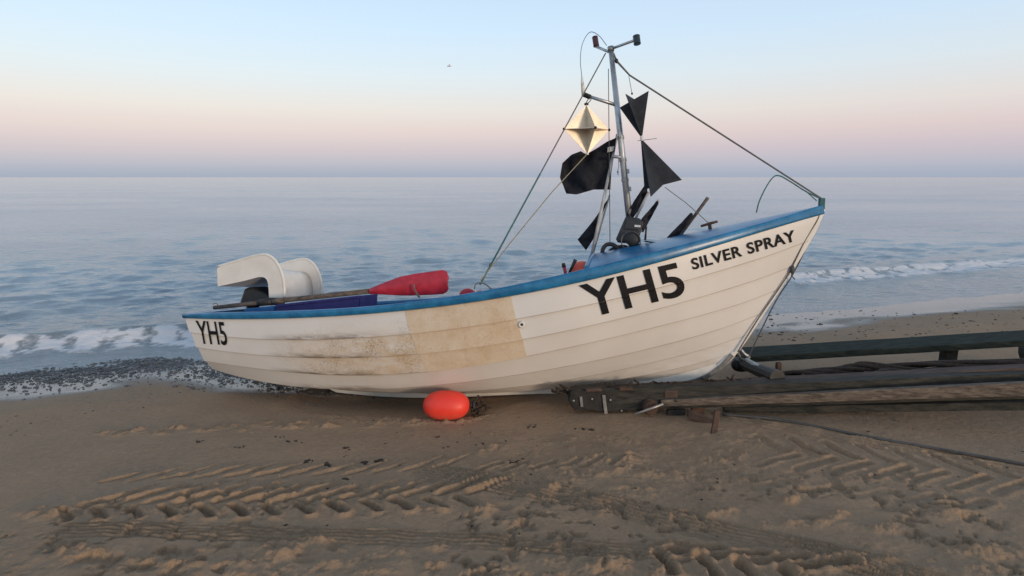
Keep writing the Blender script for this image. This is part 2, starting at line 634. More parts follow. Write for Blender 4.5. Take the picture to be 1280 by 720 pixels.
# keel, skeg and stem band
kb = curve([(388, 486), (403, 492.5), (470, 494), (532, 494.5), (600, 495), (680, 494), (760, 489.5), (830, 482.5), (862, 479), (885, 471), (903, 459), (917, 444)], 5)
rows_k = []
keelLs = []
Lk0 = local(onB(392, 485, 0))[0]
Lk1 = local(onB(905, 456, 0))[0]
for j in range(60):
    L = Lk0 + (Lk1 - Lk0) * j / 59
    q = line_at(8, L)
    zb = solveZ(L, 0, kb)
    if j < 4:
        zb = q.z + (zb - q.z) * (j / 4)
    zb = min(zb, q.z - .002)
    keelLs.append((L, zb))
    h = .022
    rows_k.append([W(L, h, q.z + .01), W(L, h, zb), W(L, -h, zb), W(L, -h, q.z + .01)])
mb = MB().grid(rows_k, closed=True)
mb.build("keel", M["gel"], boat)
stem_px = [(1029.5, 262), (1020, 285), (1010, 303), (987, 341), (950, 397), (930, 427), (915, 446), (901, 460)]
stem = spline([onB(u, v, 0) for u, v in stem_px], 8)
mb = MB(); rows = []
for i, p in enumerate(stem):
    t = (stem[min(i + 1, len(stem) - 1)] - stem[max(i - 1, 0)]).normalized()
    o = t.cross(NB); o = o if o.dot(A) > 0 else -o
    rows.append([p - o * .05 + NB * .028, p + o * .004 + NB * .02, p + o * .012 + NB * .008, p + o * .012 - NB * .008, p + o * .004 - NB * .02, p - o * .05 - NB * .028])
mb.grid(rows, closed=True)
mb.f.append(tuple(range(6)))
mb.build("stem_post", M["hull"], boat, smooth=True)
band = spline([onB(u, v, 0) for u, v in [(838, 481), (860, 479.5), (884, 471.5), (902, 459.5), (916, 444)]], 8)
rows = []
for i, p in enumerate(band):
    t = (band[min(i + 1, len(band) - 1)] - band[max(i - 1, 0)]).normalized()
    o = t.cross(NB); o = o if o.z < 0 else -o
    rows.append([p - o * .030 + NB * .036, p + o * .006 + NB * .030, p + o * .006 - NB * .030, p - o * .030 - NB * .036])
mb = MB().grid(rows, closed=True); mb.f += [(0, 1, 2, 3), tuple(len(rows) * 4 - 1 - j for j in range(4))]
mb.build("stem_band", M["band"], boat, bevel=.003)
# bow post above the stem head
MB().box(onB(1027, 255, 0), A * .02, NB * .024, CU_B * .045).build("bow_post", M["rope_green"], boat, bevel=.006)


def hit(u, v, off=.003):
    d = ray(u, v).normalized()
    p, n, i, dist = BVH.ray_cast(C0, d)
    if p is None:
        return None
    if n.dot(d) > 0: n = -n
    return p + n * off


# repair plates: three planks wide, slanted ends
def plate_end(px):
    return [local(hit(u, v))[0] for u, v in px]
left_px = [(505.5, 389), (513.5, 416), (523, 440), (537, 461)]
right_px = [(637.5, 371), (646, 397), (653, 422), (658, 443)]
LA, LBb = plate_end([(506, 394), (512.5, 414), (522, 438), (534, 459)]), plate_end([(638.5, 375), (645, 395), (652.5, 420), (657, 441)])
for k in range(1, 4):
    rows = []
    for j in range(7):
        f = .01 + .98 * j / 6
        la = LA[k - 1] + (LA[k] - LA[k - 1]) * f; lb = LBb[k - 1] + (LBb[k] - LBb[k - 1]) * f
        row = []
        for i in range(25):
            L = la + (lb - la) * i / 24
            tp, bo = line_at(k, L), line_at(k + 1, L)
            p = tp.lerp(bo, f)
            ii = min(NS, max(0, int(round((L - HP[k][0].x) / (HP[k][NS].x - HP[k][0].x) * NS))))
            p = p + HN[k][ii].lerp(HN[k + 1][ii], f) * (LAP * f + math.sin(math.pi * f) * .0015 + .0016)
            wp = WL(p)
            loc_, n_, _i, _d = BVH.find_nearest(wp)
            if n_.dot(C0 - loc_) < 0: n_ = -n_
            if (loc_ - wp).length < .03: wp = loc_ + n_ * .0022
            row.append(wp)
        rows.append(row)
    o = MB().grid(rows).build("repair_plate", M["plate"], boat, smooth=False, fix=False)
    md = o.modifiers.new("solid", "SOLIDIFY"); md.thickness = .0015; md.offset = 0
# drain ring
p = hit(652, 405.5, .004)
nrm = (hit(652, 405.5, 1.0) - hit(652, 405.5, 0)).normalized()
x = nrm.cross(Vector((0, 0, 1))).normalized(); y = nrm.cross(x)
mb = MB()
prof = [(.010, .000), (.010, .008), (.019, .011), (.025, .007), (.026, 0)]
mb.grid([[p + (x * math.cos(a) + y * math.sin(a)) * r_ + nrm * h for r_, h in prof] for a in [2 * math.pi * i / 20 for i in range(21)]])
mb.build("drain_ring", M["gel"], boat, smooth=True)
MB().grid([[p + (x * math.cos(a) + y * math.sin(a)) * r_ + nrm * .001 for r_ in (.001, .0105)] for a in [2 * math.pi * i / 20 for i in range(21)]]).build("drain_hole", M["black_rubber"], boat)


# ---- lettering, laid onto the planks
def lettering(name, text, o_px, base, up, bold=.02, space=1.0, word=1.0):
    cu = bpy.data.curves.new(name + "_font", "FONT")
    cu.body = text; cu.size = 1; cu.offset = bold; cu.space_character = space; cu.space_word = word
    cu.resolution_u = 6
    tmp = bpy.data.objects.new("tmp", cu); COL.objects.link(tmp)
    dg = bpy.context.evaluated_depsgraph_get()
    me = bpy.data.meshes.new_from_object(tmp.evaluated_get(dg))
    bpy.data.objects.remove(tmp); bpy.data.curves.remove(cu)
    bm = bmesh.new(); bm.from_mesh(me)
    bmesh.ops.triangulate(bm, faces=bm.faces)
    xs = [v.co.x for v in bm.verts]; ys = [v.co.y for v in bm.verts]
    x0, x1, y0, y1 = min(xs), max(xs), min(ys), max(ys)
    for v in bm.verts:
        fx = (v.co.x - x0) / (x1 - x0); fy = (v.co.y - y0) / (y1 - y0)
        v.co = Vector((o_px[0] + base[0] * fx + up[0] * fy, o_px[1] + base[1] * fx + up[1] * fy, 0))
    for _ in range(8):
        es = [e for e in bm.edges if e.calc_length() > 1.3]
        if not es: break
        bmesh.ops.subdivide_edges(bm, edges=es, cuts=1)
        bmesh.ops.triangulate(bm, faces=[f for f in bm.faces if len(f.verts) > 3])
    vs = [hit(v.co.x, v.co.y, .006) for v in bm.verts]
    bm.verts.index_update()
    fs = [tuple(v.index for v in f.verts) for f in bm.faces]
    bm.free(); bpy.data.meshes.remove(me)
    ok = [i for i, q in enumerate(vs) if q is not None]
    vs = [q if q is not None else Vector((0, 0, -5)) for q in vs]
    okset = set(ok)
    fs = [f for f in fs if all(i in okset for i in f)]
    return link_mesh(name, vs, fs, M["letter"], boat)


lettering("bow_number", "YH5", (734.5, 398), (124, -29.5), (-11.5, -41), .015)
lettering("boat_name", "SILVER SPRAY", (866, 337.5), (129, -36.5), (-3.2, -14), .024, 1.08, 1.15)
lettering("stern_number", "YH5", (250, 429.6), (36, 2), (-5.2, -29), .012)

# ---- mast
mast_top, mast_foot = onB(763.5, 61, 0), onB(790, 304, 0)
up = (mast_top - mast_foot).normalized()
mast = MB().tube([mast_foot - up * .1, mast_foot.lerp(mast_top, .5), mast_top], [.029, .026, .021], 14).build("mast", M["alu"], boat, smooth=True, fix=False)
MB().tube([onB(763.8, 64, 0), onB(763.2, 58.5, 0)], .027, 12).build("mast_head", M["steel"], mast, smooth=True)
MB().tube([onB(764, 66, .0), onB(744.5, 58, -.16)], .0115, 8).build("lamp_arm", M["alu"], mast, smooth=True)
MB().tube([onB(764, 61, .0), onB(793, 50.5, .16)], .0115, 8).build("lamp_arm", M["alu"], mast, smooth=True)
for (u, v, B, w, h, mt) in ((744.5, 52, -.16, .025, .044, "lamp_red"), (796, 50, .16, .028, .037, "lamp_green")):
    p = onB(u, v, B)
    ax = (up + (A * (-.05 if B < 0 else -.02))).normalized()
    MB().tube([p - ax * h, p - ax * h * .85, p - ax * h * .8, p + ax * h * .75, p + ax * h * .8, p + ax * h],
              [w * .9, w * 1.08, w, w, w * 1.08, w * .9], 14).build("navigation_lamp", M[mt], mast, smooth=False)
MB().tube([onB(771, 131.5, 0), onB(733, 119.5, .05)], [.015, .013], 8).build("spreader", M["alu"], mast, smooth=True)
MB().tube([onB(738, 121.5, .045), onB(729.5, 118, .05)], .02, 8).build("spreader_clamp", M["iron"], mast)
ant0 = onB(729.5, 119, .05)
MB().tube([ant0, onB(728, 104, .05), onB(727.3, 95, .05)], [.017, .013, .006], 10).build("antenna_base", M["gel"], mast, smooth=True)
whip = spline([onB(727.3, 96, .05), onB(725.5, 75, .05), onB(728, 55, .04), onB(737, 40.5, .03), (onB(748, 44, .02)), onB(758.5, 57, .0)], 8)
MB().tube(whip, .0028, 6).build("antenna_whip", M["wire"], mast)
MB().tube([onB(781, 197, 0), onB(765, 195.5, .02)], .013, 8).build("flag_bracket", M["alu"], mast, smooth=True)
for vv in (172, 200, 225):
    f = (vv - 61) / (304 - 61)
    p = mast_top.lerp(mast_foot, f)
    MB().tube([p - up * .012, p + up * .012], .031, 12).build("mast_clip", M["steel"], mast)
for (vv, ) in ((214,), (236,)):
    p = mast_top.lerp(mast_foot, (vv - 61) / 243)
    MB().box(p + A * .03, A * .012, NB * .008, up * .018).build("mast_cleat", M["steel"], mast, bevel=.003)

# ---- standing rigging (parts of the boat)
MB().tube([onB(767, 66, .0), onB(770.5, 76, .02), onB(787, 94, .02), onB(1026.5, 248, .0)], [.005, .009, .007, .0062], 6).build("forestay", M["rope_grey"], boat)
p = onB(770.5, 76, .02)
MB().ell(p, A * .016, NB * .014, up * .022, 10, 8).build("stay_block", M["iron"], boat)
sh0, sh1 = onB(757, 66.5, .0), onB(600, 356, .80)
MB().tube([sh0, sh0.lerp(sh1, .55)], .0052, 6).build("shroud", M["rope_grey"], boat)
MB().tube([sh0.lerp(sh1, .55), sh1], .0066, 6).build("shroud_tail", M["rope_green"], boat)
k0 = sh0.lerp(sh1, .925)
MB().ell(k0, A * .012, NB * .012, CU_B * .02, 10, 6).build("shroud_knot", M["rope_grey"], boat)
MB().tube(spline([onB(593, 361, .84), onB(594.5, 355.5, .82), onB(600, 353.5, .82), onB(607, 355.5, .82), onB(614.5, 361.5, .86)], 6), .005, 6).build("rope_loop", M["rope_grey"], boat)
MB().tube([onB(760.5, 86, .0), onB(762.5, 303, .03)], .0034, 6).build("halyard", M["wire"], boat)

# deck cleat
pb = onB(889, 294, .06)
MB().tube([pb - CU_B * .03, onB(887, 280, .06)], [.017, .013], 10).build("deck_cleat", M["rust"], boat, smooth=True)
MB().tube([onB(876, 282.8, .06), onB(887, 279.5, .06), onB(897, 276.8, .06)], [.009, .012, .009], 8).build("cleat_bar", M["rust"], boat, smooth=True)
MB().tube(spline([onB(889, 290, .08), onB(881, 298, .25), onB(858, 305, .36), onB(835, 305.5, .35), onB(806, 301.5, .2)], 8), .006, 6).build("deck_line", M["wire"], boat)

# bow eye
MB().tube(spline([onB(912, 437, .0), onB(910.5, 432.5, .02), onB(914, 430.8, .03), onB(917, 434, .02), onB(915, 438, .0)], 6), .006, 8).build("bow_eye", M["steel"], boat, smooth=True)

# ------------------------------------------------------------------ rope along the stem and at the bow
stem_rope = [onB(1026, 262, .05), onB(1021, 276, .05), onB(1006, 301, .05), onB(992, 330, .045), onB(988, 339, .045), onB(970, 366, .045), onB(948, 398, .045), onB(922, 440, .045)]
o = MB().tube(spline(stem_rope, 6), .0055, 6).build("hauling_rope", M["rope_grey"], None)
tag(o, "thin dark rope running down the stem from bow head to hook", "rope")
o = MB().tube(spline([onB(1027, 264, .0), onB(1012, 300, -.02), onB(991, 343, -.015), onB(970, 376, -.02), onB(946, 424, -.03), onB(936, 446, -.03)], 6), .005, 6)
kn = onB(990.5, 337, .05)
o.ell(kn, A * .018, NB * .018, CU_B * .035, 10, 6).tube([kn, onB(989.5, 345, .06), onB(993.5, 349, .05)], .005, 6)
o = o.build("tie_rope", M["wire"], None)
tag(o, "dark doubled rope with a knot halfway down the stem", "rope")
bow_rope = spline([onB(945.5, 265.5, .2), onB(949, 252, .18), onB(957, 235, .12), onB(966, 222, .08), onB(974, 219.6, .06), onB(988, 227, .03), onB(1006, 238.5, .02), onB(1026, 248.5, .0)], 6)
o = MB().tube(bow_rope, .0052, 6).tube([onB(1007, 238.8, .02), onB(1021, 251, .03)], .0045, 6).build("bow_line", M["rope_green"], None)
tag(o, "stiff green rope end arching over the foredeck from the bow head", "rope")

# ------------------------------------------------------------------ radar reflector
top, bot = onB(733, 131, .12), onB(734, 192.5, .12)
cen = (top + bot) / 2
hz = (top - bot) / 2
rd = Vector((1, 0, 0)); fw = Vector((0, -1, 0))
half = .0
Lp = onB(704, 163, .12); Rp = onB(763.5, 161, .12)
half = (Rp - Lp).length / 2
ya = R(14)
e1 = (rd * math.cos(ya) + fw * math.sin(ya) * -1) * half / math.cos(ya) * .98
e2 = (fw * math.cos(ya) + rd * math.sin(ya)) * half * .98
e1 = e1 - Vector((0, 0, 1)) * 0
rr = thing("radar_reflector", "pale metal diamond radar reflector hanging from the mast spreader", "reflector", tuple(bot))


def plate(q, nrm, th=.0035):
    nrm = nrm.normalized() * th
    return MB().prism([p - nrm / 2 for p in q], nrm)


plate([cen + hz, cen + e1, cen - hz, cen - e1], e1.cross(hz)).build("vertical_plate", M["reflector"], rr)
plate([cen + hz * .999, cen + e2, cen - hz * .999, cen - e2], e2.cross(hz)).build("vertical_plate", M["reflector"], rr)
plate([cen + e1 * .999, cen + e2 * .999, cen - e1 * .999, cen - e2 * .999], hz).build("horizontal_plate", M["reflector"], rr)
for q in (cen + e1, cen - e1, cen + e2, cen - e2):
    MB().ell(q, (.012, 0, 0), (0, .012, 0), (0, 0, .012), 10, 6).build("corner_cap", M["iron"], rr)
MB().tube([cen + hz * 1.0, cen + hz * 1.06], .018, 10).build("end_cap", M["iron"], rr)
MB().tube([cen - hz * 1.04, cen - hz * .98], .014, 10).build("end_cap", M["steel"], rr)
sk = onB(737, 121, .08)
MB().tube(spline([cen + hz * 1.04, cen + hz * 1.1 + Vector((.02, 0, 0)), sk + Vector((.012, 0, -.02)), sk, sk + Vector((-.012, 0, -.02)), cen + hz * 1.1], 4), .0035, 6).build("shackle", M["iron"], rr)
o = MB().tube([cen - hz * 1.0, onB(690, 240, .5), onB(640, 301, .72), onB(600.5, 351, .80)], .0038, 6).build("reflector_line", M["rope_tan"], None)
tag(o, "thin tan line from the reflector's foot down to the gunwale", "rope")


# ------------------------------------------------------------------ cloth
def coons(top_, right_, bottom_, left_, B, nu=26, nv=22, rip=.025, seed=1, off=0.0, crisp=False):
    """cloth spanned by four pixel edges near the plane B, rippled in depth"""
    def samp(px, n):
        P = [Vector((u, v, 0)) for u, v in px]
        if not crisp:
            P = spline(P, 10)
        L = [0]
        for i in range(1, len(P)): L.append(L[-1] + (P[i] - P[i - 1]).length)
        out = []
        for j in range(n + 1):
            d = L[-1] * j / n; i = 0
            while i < len(L) - 2 and L[i + 1] < d: i += 1
            out.append(P[i].lerp(P[i + 1], (d - L[i]) / max(1e-6, L[i + 1] - L[i])))
        return out
    T, Bo, Le, Ri = samp(top_, nu), samp(bottom_, nu), samp(left_, nv), samp(right_, nv)
    rows = []
    for j in range(nv + 1):
        fv = j / nv; row = []
        for i in range(nu + 1):
            fu = i / nu
            p = T[i] * (1 - fv) + Bo[i] * fv + Le[j] * (1 - fu) + Ri[j] * fu
            p = p - (T[0] * (1 - fu) * (1 - fv) + T[-1] * fu * (1 - fv) + Bo[0] * (1 - fu) * fv + Bo[-1] * fu * fv)
            dep = rip * (1.1 * (abs(math.sin(fu * 5.2 - fv * 2.6 + .4)) - .6) * (1 - fu) if crisp else 0) + rip * (math.sin(fu * 7 + fv * 4.2 + seed) + .6 * math.sin(fu * 13 - fv * 8 + seed * 2)) * (1.05 - fu if seed == 1 else 1)
            row.append(onB(p.x, p.y, B + dep + off))
        rows.append(row)
    return rows


def cloth(rows, name, parent, mat="black_cloth"):
    o = MB().grid(rows).build(name, M[mat], parent, smooth=True, fix=False)
    md = o.modifiers.new("solid", "SOLIDIFY"); md.thickness = .003; md.offset = 0
    return o


GF = "dan buoy flags stowed in the bow"
# large black flag on its leaning pole
f0, f1 = onB(771.5, 168, -.12), onB(738.5, 326, .10)
fl = thing("marker_flag", "large black flag spread on a pale pole left of the mast", "flag", tuple(f1), GF)
MB().tube([f1, f0], [.0155, .011], 10).build("pole", M["pole"], fl, smooth=True)
rows = coons([(726, 189), (733, 193), (745, 186), (759, 177), (770.5, 172)], [(770.5, 172), (768, 192), (764, 217), (763, 237)],
             [(708, 242), (721, 243), (742, 237), (763, 237)], [(726, 189), (714, 193.5), (703, 204), (700, 222), (708, 242)], -.08, 44, 34, .05, crisp=True)
ban = cloth(rows, "flag", fl)
rows = coons([(759.5, 184), (768, 182.5)], [(768, 182.5), (766.5, 189)], [(759, 190.5), (766.5, 189)], [(759.5, 184), (759, 190.5)], -.08, 6, 6, .0, 3, .045)
cloth(rows, "reflective_patch", ban, "white_patch")
# small furled flag behind it
f0, f1 = onB(762, 244, -.20), onB(741, 318, -.12)
fl = thing("marker_flag", "narrow black flag drooping behind the large flag's pole", "flag", tuple(f1), GF)
MB().tube([f1, f0], .008, 8).build("pole", M["pole"], fl, smooth=True)
rows = coons([(722, 299.5), (735, 284), (747, 268), (761, 247)], [(761, 247), (757, 257), (752, 270)], [(732.5, 313), (742, 298), (748, 283), (752, 270)], [(722, 299.5), (727, 306), (732.5, 313)], -.16, 20, 8, .012, 4)
cloth(rows, "flag", fl)
# furled stick right of the mast foot
f0, f1 = onB(811, 240, .06), onB(790, 282, .02)
fl = thing("marker_flag", "black flag rolled on a stick just right of the mast foot", "flag", tuple(f1), GF)
MB().tube([f1, f0], .011, 8).build("pole", M["pole"], fl, smooth=True)
rows = coons([(783, 268), (791, 254), (800, 240), (806, 231)], [(806, 231), (809, 236), (809, 243)], [(789, 276), (797, 264), (804, 252), (809, 243)], [(783, 268), (785, 272), (789, 276)], .03, 20, 8, .014, 2)
cloth(rows, "flag", fl)
# second furled stick
f0, f1 = onB(823.5, 249.5, .12), onB(803, 290, .08)
fl = thing("marker_flag", "short stick with black cloth wound to its tip above the black box", "flag", tuple(f1), GF)
MB().tube([f1, f0], [.009, .011], 8).build("pole", M["pole"], fl, smooth=True)
rows = coons([(798, 281), (803, 272), (812, 262), (821, 251)], [(821, 251), (823, 252), (823, 255)], [(805, 289), (809, 281), (815, 270), (823, 255)], [(798, 281), (801, 286), (805, 289)], .13, 18, 8, .012, 5)
cloth(rows, "flag", fl)
# stick on the foredeck
f0, f1 = onB(885, 247, .04), onB(846, 300, .04)
fl = thing("marker_flag", "grey stick with black cloth leaning on the foredeck behind the cleat", "flag", tuple(f1), GF)
MB().tube([f1, f0.lerp(f1, .06), f0], [.013, .014, .014], 8).build("pole", M["shaft"], fl, smooth=True)
rows = coons([(829, 302), (839, 291), (851, 279), (863, 266)], [(863, 266), (866, 267), (865, 273)], [(843, 301), (849, 294), (857, 284), (865, 273)], [(829, 302), (836, 303), (843, 301)], .06, 18, 8, .010, 6)
cloth(rows, "flag", fl)
MB().tube([onB(848, 298, .1), onB(856, 287, .1)], .011, 8).build("stick_end", M["black_plastic"], fl)
# stub
o = MB().tube([onB(806.5, 300, .1), onB(808, 283, .1)], [.009, .007], 8).build("handle_stub", M["black_plastic"], None, smooth=True)
tag(o, "short black upright stub beside the black box on deck", "handle")

# ------------------------------------------------------------------ day shape (two black cones point to point)
ds = thing("day_shape", "pair of black crossed-plate cones point to point right of the mast", "signal", tuple(onB(830, 240, .1)))
apex = onB(802, 172.5, .1)


def cone(pa, pb, pc, apx, parent):
    """two crossed triangular boards meeting at apx; pa-pb the wide one's base, pc the near corner of the other"""
    mid = (pa + pb) / 2
    pd = mid * 2 - pc
    c = None
    n1 = (pa - apx).cross(pb - apx).normalized() * .005
    n2 = (pc - apx).cross(pd - apx).normalized() * .005
    mbx = MB()
    for q, nn in (((pa, pb), n1), ((pc, pd), n2)):
        w = (q[1] - q[0]).normalized() * .006
        mbx.prism([q[0] - nn / 2, q[1] - nn / 2, apx + w - nn / 2, apx - w - nn / 2], nn)
    return mbx.build("cone", M["black_board"], parent)


mid_u = (onB(774.5, 134.5, .1) + onB(811, 113.5, .1)) / 2
pc = onB(782, 117.5, .30)
cone(onB(774.5, 134.5, .1), onB(811, 113.5, .1), pc, onB(802, 171, .1), ds)
cone(onB(805.5, 237, .1), onB(852.5, 225, .1), onB(813.5, 246, .28), onB(802, 175, .1), ds)
MB().tube([onB(802, 170, .1), onB(802, 176, .1)], .012, 8).build("swivel", M["white_patch"], ds)
MB().tube([onB(797, 176, .0), onB(821, 173, .05)], .0025, 6).build("spacer_rod", M["steel"], ds)
MB().ell(onB(790, 117, .1), (.008, 0, 0), (0, .008, 0), (0, 0, .010), 8, 6).build("top_eye", M["iron"], ds)
o = MB().tube([onB(786, 95, .04), onB(788, 106, .08), onB(790, 117, .1)], .0025, 6).build("hoist_line", M["rope_grey"], None)
tag(o, "short thin string from the forestay to the upper black cone", "rope")
o = MB().tube([onB(831, 234, .12), onB(858, 254, .1), onB(886, 279, .07)], .0034, 6).build("downhaul_line", M["rope_grey"], None)
tag(o, "thin line from the lower black cone down to the deck cleat", "rope")
o = MB().tube(spline([onB(773, 198, .03), onB(773.5, 208, .03), onB(772, 214, .03), onB(772.8, 219, .03)], 5), .003, 6)
o.ell(onB(772.3, 215, .03), (.007, 0, 0), (0, .007, 0), (0, 0, .01), 8, 6)
o = o.build("knotted_cord", M["rope_grey"], None)
tag(o, "short knotted cord dangling beside the mast below the flag bracket", "rope")

# ------------------------------------------------------------------ black box at the mast foot with its wire loop
ib = thing("instrument_box", "black plastic box strapped at the mast foot on the foredeck", "box", tuple(onB(787, 304, .14)))
q = [onB(u, v, .16) for u, v in ((782, 270.5), (799, 272.5), (804.5, 277), (804, 282), (797, 301), (791, 304), (772, 302.5), (769.5, 299))]
MB().prism(q, -NB * .14).build("housing", M["black_plastic"], ib, bevel=.012, seg=3)
q = [onB(u, v, .163) for u, v in ((783.5, 274), (800, 276), (801.5, 279), (798, 288), (780, 286))]
MB().prism(q, NB * .008).build("cover", M["black_plastic"], ib, bevel=.004)
q = [onB(u, v, .172) for u, v in ((793.5, 281), (801, 281.7), (800.5, 284.2), (793, 283.5))]
MB().prism(q, NB * .003).build("maker_plate", M["white_patch"], ib)
p = onB(791, 299, .22)
MB().tube([p - NB * .05, p, p + NB * .012], [.045, .058, .05], 18).build("speaker", M["black_rubber"], ib, smooth=True)
cc = onB(788.5, 301, .24)
ring = [cc + A * (.074 * math.cos(a)) + CU_B * (.074 * math.sin(a)) for a in [2 * math.pi * i / 28 for i in range(29)]]
o = MB().tube(ring, .0045, 6, cap=False).build("wire_loop", M["wire"], None)
tag(o, "thin wire loop hanging on the black box at the mast foot", "wire")
o = MB().tube(spline([onB(752.5, 322, .15), onB(753.5, 312, .15), onB(758, 306, .15), onB(765, 305.5, .15), onB(771, 309, .15), onB(776, 314, .15)], 6), .017, 10).tube(
    spline([onB(757, 321, .1), onB(766, 312, .1), onB(778, 309, .1), onB(790, 312, .1)], 6), .02, 10).build("hose", M["black_rubber"], None, smooth=True)
tag(o, "thick black hose looped on the deck edge behind the mast foot", "hose")
o = MB().ell(onB(800, 308, .16), A * .04, NB * .035, CU_B * .024, 14, 8, lambda t, p: 1 + .15 * math.sin(3 * p)).build("rusty_shackle", M["rust"], None, smooth=True)
tag(o, "small rust brown lump of tackle right below the black box", "tackle")

# ------------------------------------------------------------------ things in the open boat
fb = thing("deck_buoy", "orange buoy stowed behind the gunwale below the flag pole", "buoy", tuple(onB(726, 350, .45)))
pc = onB(727, 340.5, .42)
MB().ell(pc, A * .10, NB * .085, CU_B * .088, 24, 16).build("float", M["buoy_orange"], fb, smooth=True)
ex = pc + A * .062 + CU_B * .085
MB().tube([pc + A * .05 + CU_B * .05, ex], [.024, .018], 10).build("eye", M["rust"], fb, smooth=True)
t_ = thing("hand_tool", "red handled tool standing upright behind the gunwale", "tool", tuple(onB(707.5, 347, .6)))
MB().tube([onB(708.5, 349, .6), onB(705, 333, .6)], .0125, 10).build("handle", M["red_plastic"], t_, smooth=True)
MB().tube([onB(705.2, 334, .6), onB(704, 329, .6)], [.016, .013], 10).build("cap", M["iron"], t_, smooth=True)
o = MB().tube([onB(711, 342, .5), onB(719.5, 324.5, .5)], [.008, .015], 8).build("tool_handle", M["black_plastic"], None, smooth=True)
tag(o, "short black tool handle leaning beside the orange buoy", "tool")
fd = thing("fender", "crimson fender lying on the gunwale at the shroud's foot", "fender", tuple(onB(584, 372, .7)))
MB().ell(onB(584.5, 368.5, .66), A * .064, NB * .05, CU_B * .05, 20, 12).build("body", M["red_plastic"], fd, smooth=True)
MB().ell(onB(600, 367.5, .66), A * .035, NB * .03, CU_B * .028, 14, 8).build("neck", M["red_plastic"], fd, smooth=True)

# oar
oar = thing("oar", "long wooden oar with a red blade laid along the near gunwale", "oar", tuple(onB(400, 385, .52)))
o0, o1 = onB(267.5, 384.5, .50), onB(466, 363.5, .56)
sh = MB().tube([o0, o0.lerp(o1, .3), o0.lerp(o1, .6), o1], [.017, .020, .021, .021], 10).build("shaft", M["shaft"], oar, smooth=True)
MB().tube([o0.lerp(o1, .30), o0.lerp(o1, .385)], .031, 12).build("collar", M["black_rubber"], oar, smooth=True)
MB().tube([o0.lerp(o1, .39), o0.lerp(o1, .46)], .026, 10).build("leather", M["shaft"], oar, smooth=True)
ts = [(462, 362, 366.5), (473, 357.3, 366.8), (486, 352, 367.8), (501, 346.4, 368.8), (520, 342.5, 368.8), (540, 339.8, 368), (554, 337.8, 367), (558.5, 340, 364.5), (559.8, 347, 360)]
rows = []
for (u, va, vb) in ts:
    rows.append([onB(u, va + (vb - va) * f, .56 + .022 * math.sin(math.pi * f) * (1 if 0 < f < 1 else 0)) for f in [j / 8 for j in range(9)]])
bl = MB().grid(rows).build("blade", M["red_plastic"], oar, smooth=True, fix=False)
md = bl.modifiers.new("solid", "SOLIDIFY"); md.thickness = .02; md.offset = 0
md = bl.modifiers.new("bevel", "BEVEL"); md.width = .006; md.segments = 2
MB().tube(spline([onB(517.5, 355.5, .625), onB(518, 361, .63), onB(521.5, 367, .63), onB(524.5, 371.5, .64), onB(520, 368, .63)], 5), .0065, 6).build("blade_strap", M["rope_grey"], oar)
MB().tube(spline([onB(270, 384, .5), onB(272, 380.5, .5), onB(269.5, 379, .5), onB(266, 380.5, .5)], 5), .0035, 6).build("grip_hook", M["rope_grey"], oar)

# fish box
bx = thing("fish_box", "violet blue plastic fish box in the stern under the oar", "box", tuple(onB(400, 392, .2)))
p0, p1 = onB(449.5, 369.5, .34), onB(346, 381, .34)
ax = (p1 - p0); hh = CU_B * -.17
wv = -NB * .34
mbx = MB()
# open box with walls and a lip
for a_, b_ in ((p0, p1), (p0 + wv, p1 + wv)):
    mbx.box((a_ + b_) / 2 + hh / 2, (b_ - a_) / 2, NB * .008, hh / 2)
for a_ in (p0, p1):
    mbx.box(a_ + wv / 2 + hh / 2, ax.normalized() * .008, wv / 2 * .99, hh / 2 * .995)
mbx.box((p0 + p1) / 2 + wv / 2 + hh * .97, ax / 2 * .99, wv / 2 * .98, CU_B * .006)
mbx.build("body", M["violet"], bx)
mbx = MB()
mbx.box((p0 + p1) / 2 - CU_B * .01, ax / 2 * 1.01, NB * .016, CU_B * .012)
mbx.box((p0 + p1) / 2 + wv - CU_B * .01, ax / 2 * 1.01, NB * .016, CU_B * .012)
mbx.build("rim", M["violet"], bx, bevel=.004)
# darker box further aft
o = MB().prism([onB(u, v, .30) for u, v in ((305, 386), (343, 382), (343, 396), (305, 396))], -NB * .3).build("stern_locker", M["blue_in"], None, bevel=.006)
tag(o, "dark blue locker in the stern below the oar's grip end", "box")

# outboard motor
om = thing("outboard_motor", "small black outboard motor on the transom under the white chute", "motor", tuple(W(.05, -.02, .35)))
cw = [(304, 361), (309, 359), (316, 358.7), (326, 362.5), (334, 367), (338.5, 372), (340, 382), (297.5, 382), (299, 377)]
q = [onB(u, v, .10) for u, v in cw]
MB().prism(q, -NB * .24).build("cowl", M["black_plastic"], om, bevel=.03, seg=3)
c0 = onB(316, 382, -.02)
MB().tube([c0, c0 - CU_B * .14], [.06, .05], 12).build("midsection", M["black_rubber"], om, smooth=True)
tb = HP[0][0]
MB().box(W(.02, -.02, tb.z - .03), A * .05, NB * .09, CU_B * .05).build("clamp", M["iron"], om, bevel=.008)

# white net chute
ch = thing("net_chute", "white glassfibre net chute with two curved cheeks over the stern", "chute", tuple(onB(340, 392, .0)))
B1, B2 = .30, -.36
outer = [(272, 333.5), (290, 328.3), (308, 323), (323, 319), (331, 318.3), (338, 320.5), (345, 327), (351, 338), (354.5, 350), (355.5, 362), (355.5, 372)]
inner = [(273, 358), (290, 354.5), (308, 350.5), (322, 346.8), (328, 346.3), (332, 347.5), (334.5, 350.5), (336, 356), (336.5, 362), (336.8, 366), (337, 372)]
oP = spline([onB(u, v, B1) for u, v in outer], 4); iP = spline([onB(u, v, B1) for u, v in inner], 4)
sh = NB * (B2 - B1)
